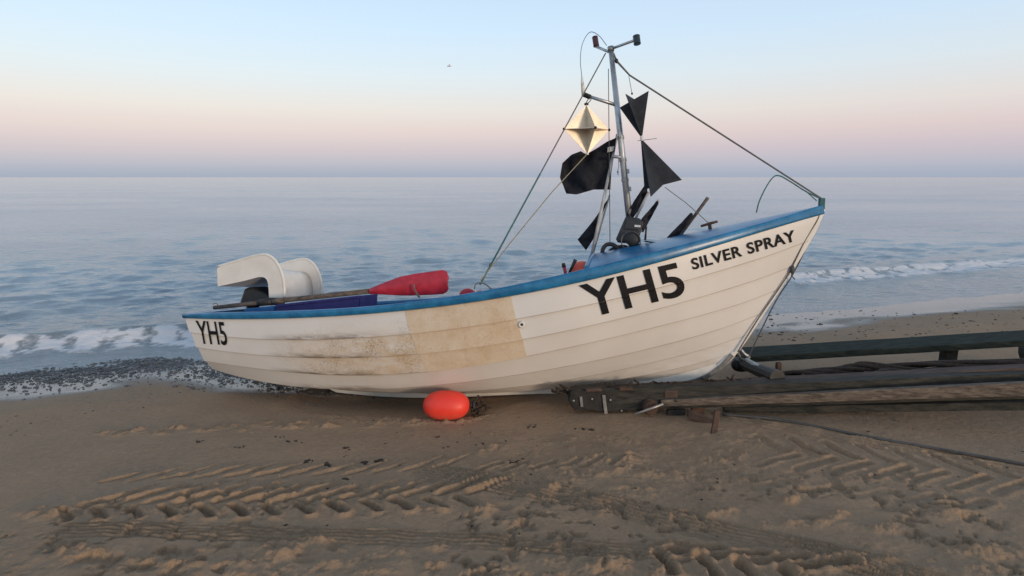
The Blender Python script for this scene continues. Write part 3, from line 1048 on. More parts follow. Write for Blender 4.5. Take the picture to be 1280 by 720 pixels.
# the far cheek, measured a little differently
tgt = onB(401.5, 352, B2) - onB(354.5, 350, B1)
shv = A * tgt.dot(A) * .96 + NB * (B2 - B1) + CU_B * tgt.dot(CU_B)
for nm, dv in (("near", Vector()), ("far", shv)):
    rows = []
    for a_, b_ in zip(oP, iP):
        rows.append([a_ + dv - NB * .009, a_ + dv + NB * .009, b_ + dv + NB * .009, b_ + dv - NB * .009])
    mbx = MB().grid(rows, closed=True); mbx.f += [(0, 1, 2, 3), tuple(len(rows) * 4 - 1 - j for j in range(4))]
    mbx.build("cheek", M["gel"], ch)
    MB().tube([a_ + dv for a_ in oP], .0145, 8).build("rim", M["gel"], ch, smooth=True)
rows = []
for a_, b_ in zip(oP, iP):
    m0 = a_.lerp(b_, .66)
    rows.append([m0 + shv * f for f in (0, .25, .5, .75, 1)])
o = MB().grid(rows).build("trough", M["gel"], ch, smooth=True, fix=False)
md = o.modifiers.new("solid", "SOLIDIFY"); md.thickness = .012; md.offset = 0
rows = []
for a_, b_ in zip(iP, iP):
    rows.append([a_ + shv * f for f in (0, .5, 1)])
nr = int(len(rows) * .78)
o = MB().grid(rows[:nr]).build("underside", M["gel"], ch, smooth=True, fix=False)

# ------------------------------------------------------------------ red buoy propping the hull
bp = on_ground(557, 523.5)
by = thing("buoy", "bright red round buoy on the sand against the boat's keel", "buoy", tuple(bp))
rb = 29 / FPX * (bp.y * 1.06)
hb = 18.5 / FPX * (bp.y * 1.06)
pc = at(558, 506.5, bp.y + .02)
def sgp(x, p):
    return math.copysign(abs(x) ** p, x)


rows = []
for j in range(29):
    th = math.pi * j / 28
    rows.append([pc + Vector((-rb * sgp(math.cos(th), .82), hb * 1.02 * sgp(math.sin(th), .9) * math.cos(ph), hb * sgp(math.sin(th), .9) * math.sin(ph))) for ph in [2 * math.pi * i / 32 for i in range(32)]])
MB().grid(rows, closed=True).build("float", M["buoy_red"], by, smooth=True)
MB().tube([pc + Vector((rb * .96, .03, -.01)), pc + Vector((rb * 1.18, .04, -.02))], [.03, .022], 12).build("neck", M["black_rubber"], by, smooth=True)
MB().tube([pc + Vector((rb * 1.18, .04 + .035 * math.cos(a), -.02 + .035 * math.sin(a))) for a in [2 * math.pi * i / 14 for i in range(15)]], .011, 8, cap=False).build("eye", M["black_rubber"], by, smooth=True)
mbx = MB()
for i in range(9):
    q0 = pc + Vector((rb * 1.2 + random.uniform(0, .09), random.uniform(-.02, .12), random.uniform(-.10, -.02)))
    mbx.tube(spline([q0 + Vector((random.uniform(-.05, .05), random.uniform(-.04, .04), random.uniform(-.03, .03))) for k in range(4)], 5), .008, 6)
mbx.tube(spline([pc + Vector((rb * 1.15, .04, -.02)), pc + Vector((rb * 1.3, .06, .03)), pc + Vector((rb * 1.35, .14, .02)), pc + Vector((rb * 1.5, .2, -.08)), pc + Vector((rb * 1.9, .22, -.11))], 6), .008, 6)
o = mbx.build("buoy_rope", M["weed_rope"], None)
tag(o, "dark knotted rope bunched at the neck of the red buoy", "rope")

# ------------------------------------------------------------------ trailer
tr = thing("boat_trailer", "old timber boat trailer with dark rails under the bow", "trailer", (2.3, 4.5, gz(2.3, 4.5)))


def beam(name, pts_top_front, hz, dep, mat, parent, bevel=.006, drop=None):
    """timber: upper front edge through two world points, height hz down, depth dep away from the camera"""
    p0, p1 = pts_top_front
    ax = (p1 - p0).normalized()
    back = Vector((0, 0, 1)).cross(ax).normalized()
    if back.y < 0: back = -back
    dn = ax.cross(back); dn = dn if dn.z < 0 else -dn
    h0, h1 = hz if isinstance(hz, tuple) else (hz, hz)
    n = 14
    rows = []
    for i in range(n + 1):
        f = i / n
        p = p0.lerp(p1, f); h = h0 + (h1 - h0) * f
        j = Vector((0, 0, (random.random() - .5) * .004))
        rows.append([p + j, p + back * dep + j, p + back * dep + dn * h + j, p + dn * h + j])
    mbx = MB().grid(rows, closed=True); mbx.f += [(0, 1, 2, 3), tuple(len(rows) * 4 - 1 - k for k in range(4))]
    return mbx.build(name, mat, parent, bevel=bevel)


def ext(p0, p1, f):
    return p0 + (p1 - p0) * f


# near rail: dark beam with a red-brown cap, a pale plank bolted to its face
a0, a1 = at(716, 489, 4.36), at(1120, 473.5, 4.16)
beam("rail", (a0, ext(a0, a1, 2.05)), (.165, .21), .10, M["timber_dark"], tr)
c0_, c1_ = at(800, 484.2, 4.42), at(1120, 468.3, 4.24)
beam("rail_cap", (c0_, ext(c0_, c1_, 2.2)), .03, .10, M["timber_red"], tr)
p0_, p1_ = at(826, 500.5, 4.28), at(1120, 486.5, 4.06)
beam("side_plank", (p0_, ext(p0_, p1_, 2.3)), (.052, .125), .045, M["timber_pale"], tr)
d0_, d1_ = at(905, 509.5, 4.36), at(1120, 506, 4.17)
beam("lower_rail", (d0_, ext(d0_, d1_, 2.6)), .06, .08, M["timber_dark"], tr)
# far rail
b0_, b1_ = at(926, 446.5, 5.15), at(1120, 435, 5.02)
beam("rail", (b0_, ext(b0_, b1_, 3.1)), .058, .30, M["timber_green"], tr)
# iron end plate with bolts and straps
ax = (a1 - a0).normalized()
q = [at(u, v, 4.335) for u, v in ((713, 490), (722, 486.5), (800, 485), (828, 488), (830, 508), (818, 514), (760, 516), (716, 511), (710.5, 500))]
ep = MB().prism(q, Vector((0, .11, 0))).build("end_plate", M["iron"], tr, bevel=.008)
for u, v in ((717, 501), (740, 499), (763, 500), (775, 500), (804, 499), (777, 513.5), (814, 497)):
    p = at(u, v, 4.335)
    MB().ell(p, (.009, 0, 0), (0, .006, 0), (0, 0, .009), 10, 6).build("bolt", M["steel"], ep, smooth=True)
for u0, v0, u1, v1, w in ((754.5, 493.5, 757.5, 517, .012), (726, 495.5, 727.5, 508, .010)):
    p, q_ = at(u0, v0, 4.33), at(u1, v1, 4.33)
    MB().box((p + q_) / 2 - Vector((0, .004, 0)), ax * w, (0, .005, 0), (q_ - p) / 2).build("strap", M["steel"], ep)
rw = random.Random(11)
mbx = MB()
for i in range(80):
    u = rw.uniform(690, 905) if i < 60 else rw.uniform(905, 1010)
    vtop = 488 - (u - 700) * .052 + rw.uniform(-1.2, 2.0)
    p = at(u, vtop, 4.40 + rw.uniform(-.03, .06))
    d_ = Vector((rw.uniform(-1, 1), rw.uniform(-.5, .5), rw.uniform(-.5, .2))).normalized() * rw.uniform(.03, .08)
    mbx.tube([p - d_, p + Vector((0, 0, rw.uniform(-.01, .015))), p + d_ + Vector((0, 0, rw.uniform(-.02, .01)))], [.006, rw.uniform(.006, .014), .003], 5)
o = mbx.build("weed_tangle", M["weed_rope"], None, smooth=True)
tag(o, "ragged dark weed caught along the trailer rail under the bow", "seaweed", None, "stuff")
for (u, v, w_, h_, mt) in ((838, 492, .05, .03, "timber_red"), (868, 489, .06, .026, "timber_dark"), (845, 515, .07, .022, "timber_dark"), (872, 513, .05, .028, "rust"), (742, 487, .06, .012, "timber_red"), (782, 485.5, .05, .012, "rust")):
    p = at(u, v, 4.31)
    MB().box(p, ax * w_, (0, .02, 0), (rw.uniform(-.006, .006), 0, h_)).build("packing_block", M[mt], tr, bevel=.006)
for u in (845, 905, 960, 1020, 1085):
    p = at(u, 497 - (u - 845) * .052 + 4, 4.262 - (u - 845) * .0006)
    MB().ell(p, (.010, 0, 0), (0, .008, 0), (0, 0, .010), 10, 6).build("bolt", M["rust"], tr, smooth=True)
# winch wheel and handle
p = at(813.5, 510, 4.27)
wh = MB().tube([p + Vector((0, .05, 0)), p + Vector((0, .03, 0)), p + Vector((0, .02, 0)), p + Vector((0, 0, 0)), p + Vector((0, -.012, 0))], [.055, .06, .035, .058, .05], 18).build("winch_wheel", M["rust"], tr, smooth=False)
MB().tube([at(793, 518, 4.22), at(814, 510.5, 4.22), at(829, 505, 4.22)], .009, 8).build("winch_handle", M["steel"], wh, smooth=True)
# cross member and hook block
x0_, x1_ = at(922, 452, 5.05), at(972, 472, 4.34)
MB().tube([x0_, x0_.lerp(x1_, .45), x1_], [.045, .05, .06], 10).build("cross_member", M["iron"], tr)
MB().tube([at(933, 450, 4.86), at(966, 468.5, 4.40)], [.02, .028], 8).build("cross_stay", M["steel"], tr)
o = MB().box(at(972.5, 464, 4.62), ax * .018, (0, .02, 0), (0, 0, .075)).build("support_post", M["rust"], tr, bevel=.004)
pts = [at(919, 451, 4.98), at(921, 458, 4.96), at(928, 462, 4.94), at(938, 461, 4.92), at(947, 462, 4.85), at(957, 469, 4.78)]
MB().tube(spline(pts, 5), [.03 + .012 * math.sin(i * .4) for i in range(26)], 10).build("hook_block", M["iron"], tr, smooth=True)
hk = MB().tube(spline([at(914, 433, 4.75), at(919, 437, 4.80), at(923, 443, 4.86), at(926, 450, 4.92)], 5), .012, 8).tube(
    spline([at(926, 437, 4.95), at(931, 443, 4.95), at(936, 446, 4.95), at(934, 450, 4.95)], 5), .014, 8).build("hook", M["steel"], None, smooth=True)
tag(hk, "steel hook joining the boat's bow eye to the trailer", "hook")
# support under the far rail further right
for u in (1175,):
    p = on_ground(u, 470)
o = MB().box(at(1185, 447, 5.12), (.05, 0, 0), (0, .05, 0), (0, 0, .13)).build("support_post", M["timber_dark"], tr, bevel=.006)
# wheels and axle out to the right, beyond the photograph's own edge
for yy in (4.05, 5.35):
    wc = Vector((5.0, yy, gz(5.0, yy) + .20))
    w_ = MB().tube([wc + Vector((0, -.07, 0)), wc + Vector((0, -.06, 0)), wc + Vector((0, .06, 0)), wc + Vector((0, .07, 0))], [.17, .21, .21, .17], 26).build("wheel", M["black_rubber"], tr, smooth=False, bevel=.012)
    MB().tube([wc + Vector((0, -.078, 0)), wc + Vector((0, .078, 0))], .10, 18).build("hub", M["rust"], w_)
MB().tube([Vector((5.0, 3.95, gz(5.0, 4.1) + .2)), Vector((5.0, 5.4, gz(5.0, 5.3) + .2))], .03, 10).build("axle", M["rust"], tr)

# rope bundle lying along the trailer
pts = [at(u, v, y) for u, v, y in ((968, 472, 4.62), (990, 469.5, 4.65), (1015, 467, 4.66), (1040, 465, 4.68), (1062, 462, 4.68), (1082, 459, 4.66), (1110, 460.5, 4.66), (1150, 459, 4.66), (1210, 456, 4.68), (1290, 453, 4.7))]
mbx = MB()
for s_ in range(7):
    a0r = random.random() * 6
    pp = spline([p + Vector(((random.random() - .5) * .05, .035 * math.cos(a0r + i * 1.1), .026 * math.sin(a0r + i * 1.1) + (random.random() - .5) * .012)) for i, p in enumerate(pts)], 6)
    mbx.tube(pp, .017, 6)
o = mbx.build("mooring_rope", M["weed_rope"], None, smooth=True)
tag(o, "thick hairy brown rope bundle lying along the trailer rail", "rope")
pts = [at(u, v, y) for u, v, y in ((1092, 471, 4.5), (1105, 466, 4.52), (1128, 467, 4.52), (1160, 466, 4.5), (1210, 463, 4.5))]
mbx = MB()
for s_ in range(5):
    a0r = random.random() * 6
    mbx.tube(spline([p + Vector((0, .03 * math.cos(a0r + i * 1.3), .022 * math.sin(a0r + i * 1.3))) for i, p in enumerate(pts)], 6), .017, 6)
o = mbx.build("mooring_rope", M["weed_rope"], None, smooth=True)
tag(o, "shorter dark rope coil in front of the long rope bundle at right", "rope")

# stake, red board, pipe
p0, p1 = on_ground(891, 543.5), at(897, 513, 4.02)
o = MB().box((p0 + p1) / 2 - Vector((0, 0, .02)), (.022, .006, 0), (-.002, .008, 0), (p1 - p0) / 2 + Vector((0, 0, .02))).build("iron_stake", M["rust"], None, bevel=.003)
tag(o, "flat rusty stake driven into the sand below the pale plank", "stake")
p0, p1 = at(862, 515.5, 4.15), at(894, 529, 4.08)
axx = (p1 - p0)
o = MB().box((p0 + p1) / 2 + Vector((0, .05, -.025)), axx / 2, (0, .02, 0), (0, 0, .032)).build("red_board", M["timber_red"], None, bevel=.004)
tag(o, "short red-brown board slanting down behind the rusty stake", "board")
pp = [on_ground(u, v, .015) for u, v in ((903, 518), (960, 523), (1020, 533), (1070, 543), (1125, 553), (1200, 566), (1300, 584))]
o = MB().tube(spline(pp, 6), .010, 10).build("pipe", M["pipe"], None, smooth=True)
tag(o, "long grey pipe lying on the sand in front of the trailer", "pipe")

# gull
gp = at(562, 82.5, 60)
mbx = MB().ell(gp, (.26, 0, .02), (0, .09, 0), (0, 0, .07), 12, 8)
for sd in (-1, 1):
    pp = [gp, gp + Vector((.05, sd * .3, .09)), gp + Vector((-.08, sd * .6, .04))]
    mbx.tube(spline(pp, 4), [.05, .045, .04, .04, .035, .03, .02, .015, .01], 6)
o = mbx.build("gull", M["gull"], None, smooth=True)
tag(o, "tiny pale gull flying high over the sea left of the mast", "bird")

# ------------------------------------------------------------------ sand
def graded(a, b, step, lo, hi, g=1.25):
    core = list(np.arange(a, b + 1e-9, step))
    out = []; x = b; d = step
    while x < hi:
        d *= g; x += d; out.append(x)
    left = []; x = a; d = step
    while x > lo:
        d *= g; x -= d; left.append(x)
    return np.array(left[::-1] + core + out)


gx = graded(-4.4, 5.2, .0100, -400, 400)
gy = np.concatenate([graded(1.95, 3.5, .0088, -300, 3.505)[:-1], np.arange(3.51, 4.41, .0125), np.arange(4.41, 10.5, .024), 10.5 + np.cumsum(.03 * 1.3 ** np.arange(1, 27))])
X, Y = np.meshgrid(gx, gy)
H = np.zeros_like(X)
DRY = np.zeros_like(X)


def gpt(u, v):
    p = on_ground(u, v)
    return np.array([p.x, p.y])


def window(x0, x1, y0, y1):
    i0, i1 = np.searchsorted(gx, [x0, x1]); j0, j1 = np.searchsorted(gy, [y0, y1])
    return slice(j0, j1), slice(i0, i1)


def segdist(px, py, a, b):
    ab = b - a; L2 = (ab ** 2).sum() + 1e-9
    t = ((px - a[0]) * ab[0] + (py - a[1]) * ab[1]) / L2
    tc = np.clip(t, 0, 1)
    return np.hypot(px - a[0] - tc * ab[0], py - a[1] - tc * ab[1]), tc


def groove(a, b, w, depth, rim=.42, taper=True, bend=None):
    """one pressed lug: flat bottomed, with a pushed-up rim"""
    pts = [a, b] if bend is None else [a, bend, b]
    x0 = min(p[0] for p in pts) - 3 * w; x1 = max(p[0] for p in pts) + 3 * w
    y0 = min(p[1] for p in pts) - 3 * w; y1 = max(p[1] for p in pts) + 3 * w
    sl = window(x0, x1, y0, y1)
    wx = X[sl] + (fbm(X[sl] * 9, Y[sl] * 9, 11, 2) - .5) * .014; wy = Y[sl] + (fbm(X[sl] * 9, Y[sl] * 9, 12, 2) - .5) * .014
    d = None
    for p, q in zip(pts[:-1], pts[1:]):
        dd, t = segdist(wx, wy, p, q)
        d = dd if d is None else np.minimum(d, dd)
    g = 1 - sstep(d, w * .5, w * .95)
    r = np.exp(-((d - w * 1.35) / (w * .45)) ** 2)
    H[sl] += -depth * g + depth * rim * r * (.6 + .8 * vn(X[sl] * 14, Y[sl] * 14, 5))
    DRY[sl] = np.maximum(DRY[sl], .30 * r)


def ridge(a, b, w, h, n):
    """a bar of sand squeezed up between two lugs, undercut along its near side"""
    mid = (a + b) / 2 - n * .018
    pts = [a, mid, b]
    x0 = min(p[0] for p in pts) - .14; x1 = max(p[0] for p in pts) + .14
    y0 = min(p[1] for p in pts) - .14; y1 = max(p[1] for p in pts) + .14
    sl = window(x0, x1, y0, y1)
    wx = X[sl] + (fbm(X[sl] * 9, Y[sl] * 9, 11, 2) - .5) * .016; wy = Y[sl] + (fbm(X[sl] * 9, Y[sl] * 9, 12, 2) - .5) * .016
    d = None; tt = None; sg = None; acc = 0
    for p, q in zip(pts[:-1], pts[1:]):
        dd, t = segdist(wx, wy, p, q)
        ab = q - p; L = np.hypot(*ab)
        side = ((wx - p[0]) * -ab[1] + (wy - p[1]) * ab[0]) / L
        if d is None:
            d, tt, sg = dd, t * .5, side
        else:
            m = dd < d
            d = np.where(m, dd, d); tt = np.where(m, .5 + t * .5, tt); sg = np.where(m, side, sg)
    fade = sstep(tt, -.02, .12) * (1 - .75 * sstep(tt, .55, 1.0))
    width = w * (1.0 - .45 * sstep(tt, .4, 1))
    up = np.exp(-(np.maximum(d, 0) / width) ** 2 * np.where(sg > 0, .55, 1.6)) 
    gr = np.exp(-((sg + width * 1.05) / (w * .42)) ** 2) * (d < w * 2.6) * (1 - sstep(d, w * 1.7, w * 2.6))
    H[sl] += h * up * (.5 + .5 * fade) - h * 1.25 * gr * fade
    DRY[sl] = np.maximum(DRY[sl], .55 * up * (.4 + .5 * vn(X[sl] * 11, Y[sl] * 11, 8)))


def track(p0, p1, pitch, arms, w, depth, off=0.0):
    """chevron tyre track along p0->p1; arms = (w0, w1, lead) lateral start, end and forward lead in metres"""
    d = p1 - p0; L = np.hypot(*d); d = d / L; n = np.array([-d[1], d[0]])
    k = int(L / pitch)
    for i in range(k + 1):
        s = i * pitch + off + (random.random() - .5) * .02
        for (w0, w1, lead, sh) in arms:
            a = p0 + d * (s + sh) + n * w0
            b = p0 + d * (s + sh + lead) + n * w1
            bend = None
            if abs(lead) > .2 and lead > 0 and pitch < .19 and w < .0295:
                ridge(a, b, w * (.66 + .2 * random.random()), depth * (.52 + .3 * random.random()), n)
                continue
            if abs(w1 - w0) > .1:
                bend = (a + b) / 2 + d * (.02 * np.sign(lead)) - n * .01
            groove(a, b, w * (.85 + .3 * random.random()), depth * (.75 + .5 * random.random()), bend=bend)


def ribs(pts_px, n, width, depth):
    """fine parallel tread lines"""
    P = [gpt(*q) for q in pts_px]
    P3 = spline([Vector((p[0], p[1], 0)) for p in P], 8)
    P2 = [np.array([p.x, p.y]) for p in P3]
    xs = [p[0] for p in P2]; ys = [p[1] for p in P2]
    sl = window(min(xs) - width, max(xs) + width, min(ys) - width, max(ys) + width)
    best = np.full(X[sl].shape, 9.0); sgn = np.zeros(X[sl].shape); run = np.zeros(X[sl].shape)
    acc = 0
    for a, b in zip(P2[:-1], P2[1:]):
        d, t = segdist(X[sl], Y[sl], a, b)
        ab = b - a; L = np.hypot(*ab)
        side = ((X[sl] - a[0]) * -ab[1] + (Y[sl] - a[1]) * ab[0]) / L
        m = d < best
        best = np.where(m, d, best); sgn = np.where(m, side, sgn); run = np.where(m, acc + t * L, run)
        acc += L
    env = 1 - sstep(best, width * .42, width * .55)
    ph = sgn / width * n * 2 * math.pi + .9 * np.sin(run * 26) + 2.5 * (fbm(run * 3, sgn * 3, 4, 2) - .5)
    H[sl] += env * (-depth * .35 + depth * np.sin(ph) * (.5 + vn(run * 4, sgn * 8, 9)))
    DRY[sl] = np.where(env > .2, np.maximum(DRY[sl], .25 * env), DRY[sl])


def lump(u, v, rx, ry, h, crumb=.6, ang=0.0):
    c = gpt(u, v)
    sl = window(c[0] - 1.6 * max(rx, ry), c[0] + 1.6 * max(rx, ry), c[1] - 1.6 * max(rx, ry), c[1] + 1.6 * max(rx, ry))
    dx = X[sl] - c[0]; dy = Y[sl] - c[1]
    ca, sa = math.cos(ang), math.sin(ang)
    dx, dy = dx * ca + dy * sa, -dx * sa + dy * ca
    q = np.sqrt((dx / rx) ** 2 + (dy / ry) ** 2) + (fbm(X[sl] * 7, Y[sl] * 7, 21, 3) - .5) * .75
    e = 1 - sstep(q, .15, 1.05)
    rough = (fbm(X[sl] * 16, Y[sl] * 16, 31, 4, .6) - .45)
    if h > 0:
        cr_ = np.abs(fbm(X[sl] * 26, Y[sl] * 26, 33, 3, .6) - .5) * 2
        H[sl] += e * h * .70 * (.7 + crumb * 2.2 * rough) + e * (np.minimum(cr_, .22) - .22) * .035 * crumb
    else:
        H[sl] += e * h * (.75 + crumb * 1.6 * rough)
    DRY[sl] = np.maximum(DRY[sl], np.clip(e * 1.3 * (.55 + rough * 1.6), 0, 1) if h > 0 else DRY[sl])


# big chevron track at left
pA, pB = gpt(90, 634), gpt(585, 618)
dirA = (pB - pA) / np.hypot(*(pB - pA))
track(pA, pB, .178, [(.02, .23, .31, 0.0), (-.035, -.14, .10, -.03)], .028, .036)
pA2, pB2 = gpt(110, 603), gpt(560, 583)
track(pA2, pB2, .178, [(.0, .17, .26, .05)], .022, .020)
# hooked ends of the lower lugs
# continuing toward the middle
pA3, pB3 = gpt(596, 588), gpt(765, 580)
track(pA3, pB3, .17, [(0, .10, .16, 0)], .022, .018)
# right, dark diagonal lugs
pA4, pB4 = gpt(985, 566), gpt(1300, 600)
track(pA4, pB4, .20, [(.0, .22, -.16, 0), (-.05, -.25, -.22, .05)], .030, .017)
# lower right chevrons
pA5, pB5 = gpt(838, 691), gpt(1040, 716)
track(pA5, pB5, .19, [(.02, .10, .23, 0), (-.02, -.15, .07, -.07)], .030, .036)
pA6, pB6 = gpt(945, 610), gpt(1240, 640)
track(pA6, pB6, .24, [(.0, .12, .22, 0)], .035, .011)
ribs([(90, 662), (250, 665), (400, 669), (560, 674), (720, 683), (860, 690)], 5, .15, .012)
ribs([(540, 590), (640, 606), (740, 622), (850, 650), (940, 672), (1060, 700), (1180, 735)], 7, .22, .011)
ribs([(905, 520), (1000, 540), (1120, 560), (1280, 585)], 4, .22, .010)

# disturbed sand: (u, v, rx, ry, height)
for L_ in [
    (603, 640, .13, .10, .050), (640, 652, .16, .09, .028), (690, 607, .07, .06, .045), (712, 598, .12, .06, .02),
    (770, 572, .28, .16, .040), (840, 590, .22, .12, .032), (745, 590, .15, .08, .028), (900, 575, .2, .1, .02),
    (800, 610, .2, .08, .02), (985, 627, .07, .05, .050), (1045, 645, .14, .07, .045), (880, 640, .35, .10, .032), (760, 640, .14, .07, .02),
    (1000, 655, .35, .07, .03), (1100, 660, .2, .07, .035), (940, 600, .18, .07, .025), (1060, 600, .16, .08, .028), (1180, 640, .25, .1, .04),
    (270, 690, .15, .05, .026), (350, 690, .2, .09, .040), (395, 677, .18, .06, .038), (300, 705, .2, .05, .034), (225, 708, .18, .05, .030), (180, 700, .10, .05, .03),
    (420, 705, .13, .05, .028), (500, 690, .10, .05, .022), (545, 685, .09, .04, .030), (540, 705, .12, .04, .022), (610, 712, .16, .05, .03), (760, 706, .16, .07, .050),
    (700, 700, .12, .04, .024), (820, 712, .10, .04, .03), (470, 715, .15, .04, .02), (655, 690, .12, .05, .016), (1105, 700, .14, .05, .026),
    (100, 690, .2, .08, .04), (60, 640, .2, .08, .03), (1230, 690, .25, .09, .04), (840, 680, .09, .04, .03),
    (200, 652, .2, .04, .012), (330, 650, .25, .035, .010), (450, 645, .2, .04, .012), (540, 640, .12, .05, .018),
]:
    lump(*L_[:5], crumb=.8)
# the low ridge raked up in front of the keel
for i in range(34):
    u = 130 + i * 14.5
    v = 540 - i * .55 + 4 * math.sin(i * 1.7)
    lump(u, v, .13, .055, .014 + .008 * random.random(), 1.0, .15)
for i in range(26):
    u = 610 + random.random() * 420; v = 540 + random.random() * 50
    lump(u, v, .05 + .10 * random.random(), .04 + .04 * random.random(), .006 + .016 * random.random(), 1.0, random.random())
lump(532, 524, .10, .05, .022, .8); lump(585, 522, .12, .06, .026, .8); lump(558, 527, .14, .035, .014, .8)
# prints
for u, v, rx, ry, d in ((655, 640, .10, .06, -.035), (630, 633, .07, .05, -.03), (420, 682, .07, .05, -.03), (700, 620, .07, .06, -.03), (1015, 648, .10, .04, -.035),
                        (380, 700, .06, .035, -.03), (250, 700, .06, .03, -.02), (480, 700, .07, .03, -.02), (830, 660, .06, .04, -.015), (735, 700, .08, .03, -.03), (275, 683, .05, .025, -.025), (575, 700, .06, .03, -.02), (1110, 635, .12, .05, -.03),
                        (870, 548, .1, .06, -.02), (940, 548, .12, .05, -.02)):
    lump(u, v, rx, ry, d, .3)
# random smaller lumps through the near strip
for i in range(110):
    u = 0 + random.random() * 1280; v = 675 + random.random() * 60
    lump(u, v, .03 + .06 * random.random(), .02 + .04 * random.random(), (.004 + .011 * random.random()) * (1 if random.random() < .7 else -1), 1.0, random.random() * 3)

s_, r_ = to_sr(X, Y)
calm = sstep(s_, 5.0, 6.0)
near = (1 - calm)
H += (fbm(X * 1.1, Y * 1.1, 41, 3) - .5) * .035 * (1 - .7 * calm)
_c = gpt(800, 592); _d = gpt(900, 555)
region = np.clip(1 - sstep(Y + .12 * (fbm(X * 1.3, X * 0, 61, 2) - .5), 2.42, 2.72), 0, 1)
region = np.maximum(region, 1 - sstep(np.hypot((X - _c[0]) / 1.15, (Y - _c[1]) / .42) + (fbm(X * 2, Y * 2, 62, 3) - .5) * .8, .6, 1.1))
region = np.maximum(region, .6 * (1 - sstep(np.hypot((X - _d[0]) / 1.6, (Y - _d[1]) / .3), .6, 1.1)))
H += (fbm(X * 6, Y * 6, 43, 4, .55) - .5) * (.005 + .014 * region) * near
dist_m = region * np.clip(sstep(fbm(X * 1.7, Y * 1.7, 45, 3), .38, .58) * near, 0, 1) * np.where(Y < 4.3, 1, .35)
H += (fbm(X * 22, Y * 22, 47, 4, .65) - .5) * (.004 + .021 * np.clip(DRY + .5 * dist_m, 0, 1)) * near
pit = sstep(fbm(X * 15, Y * 15, 53, 3, .6), .57, .70) * sstep(fbm(X * 2.1, Y * 2.1, 55, 2), .42, .6) * (1 - sstep(Y, 2.9, 3.6)) 
H -= pit * .026
H += sstep(fbm(X * 13, Y * 13, 57, 4, .65), .52, .68) * .008 * np.clip(dist_m + DRY, 0, 1) * near * np.where(Y < 4.2, 1, .3)
H += (np.abs(fbm(X * 34, Y * 34, 48, 3, .6) - .5) * -.022) * np.clip(DRY * 1.1 + .25 * dist_m, 0, 1) * near
H *= (1 - .8 * sstep(s_, 5.3, 6.3))
DRY = np.clip(DRY * .9 + .35 * dist_m * sstep(fbm(X * 12, Y * 12, 49, 3), .4, .7), 0, 1)
WET = sstep(s_ - .95 * (1 - sstep(r_, -1.8, .1)) - .55 * sstep(r_, 1.5, 4.0) + (fbm(r_ * 1.2, s_ * 2.4, 51, 3) - .5) * .9, 4.95, 5.5)
Zs = beach(X, Y) + H
for L_, zb_ in keelLs:
    kp = W(L_, 0, zb_)
    d_ = np.hypot(X - kp.x, Y - kp.y)
    lim = kp.z - .006 + np.maximum(d_ - .10, 0) * .16
    Zs = np.where(d_ < .7, np.minimum(Zs, lim), Zs)
fine = (X > -8) & (X < 9) & (Y > 1) & (Y < 12)
Zs = np.where(fine, Zs, beach(X, Y))
ny, nx = X.shape
me = bpy.data.meshes.new("sand")
co = np.stack([X, Y, Zs], -1).reshape(-1, 3)
idx = np.arange(ny * nx).reshape(ny, nx)
fc = np.stack([idx[:-1, :-1], idx[:-1, 1:], idx[1:, 1:], idx[1:, :-1]], -1).reshape(-1, 4)


def big_mesh(me, co, fc):
    me.vertices.add(len(co)); me.vertices.foreach_set("co", co.astype(np.float32).ravel())
    me.loops.add(fc.size); me.loops.foreach_set("vertex_index", fc.astype(np.int32).ravel())
    me.polygons.add(len(fc)); me.polygons.foreach_set("loop_start", (np.arange(len(fc)) * 4).astype(np.int32))
    me.polygons.foreach_set("use_smooth", np.ones(len(fc), bool))
    me.update(calc_edges=True); me.validate()


big_mesh(me, co, fc)
a_ = me.attributes.new("dryness", "FLOAT", "POINT"); a_.data.foreach_set("value", DRY.astype(np.float32).ravel())
a_ = me.attributes.new("wetness", "FLOAT", "POINT"); a_.data.foreach_set("value", WET.astype(np.float32).ravel())
e_ = s_ - .95 * (1 - sstep(r_, -1.8, .1))
SH = np.exp(-((e_ - 6.15) / .42) ** 2) * (1 - .85 * sstep(r_, .2, 1.6)) * sstep(fbm(X * 1.8, Y * 1.8, 63, 3), .25, .5)
a_ = me.attributes.new("shingle", "FLOAT", "POINT"); a_.data.foreach_set("value", SH.astype(np.float32).ravel())
sand = bpy.data.objects.new("sand", me); COL.objects.link(sand); sand["kind"] = "structure"
m, nt, b = new_mat("beach_sand")
v = coords(nt)
ad = nt.nodes.new("ShaderNodeAttribute"); ad.attribute_name = "dryness"
aw = nt.nodes.new("ShaderNodeAttribute"); aw.attribute_name = "wetness"
n1 = noise(nt, v, 1.6, 5, .6); n2 = noise(nt, v, 28, 6, .7); n3 = noise(nt, v, 260, 3, .7)
damp = mixc(nt, ramp(nt, n1, [(.3, 0), (.7, 1)]), (.262, .172, .105), (.338, .226, .140))
damp = mixc(nt, ramp(nt, n2, [(.3, 0), (.75, 1)]), damp, (.39, .264, .160))
dry = mixc(nt, n2, (.31, .195, .11), (.39, .26, .155))
c = mixc(nt, mathn(nt, "MULTIPLY", mathn(nt, "MULTIPLY", ad.outputs["Fac"], ramp(nt, noise(nt, v, 60, 4, .7), [(.36, .15), (.6, 1)])), .75), damp, dry)
c = mixc(nt, ramp(nt, n3, [(.32, .55), (.48, 0), (.62, 0), (.74, .5)]), c, (.09, .07, .06))
wetc = mixc(nt, n2, (.13, .118, .108), (.17, .155, .14))
c = mixc(nt, aw.outputs["Fac"], c, wetc)
nt.links.new(c, b.inputs["Base Color"])
nt.links.new(ramp(nt, aw.outputs["Fac"], [(0, .93), (.6, .5), (1, .12)]), b.inputs["Roughness"])
b.inputs["Specular IOR Level"].default_value = .45
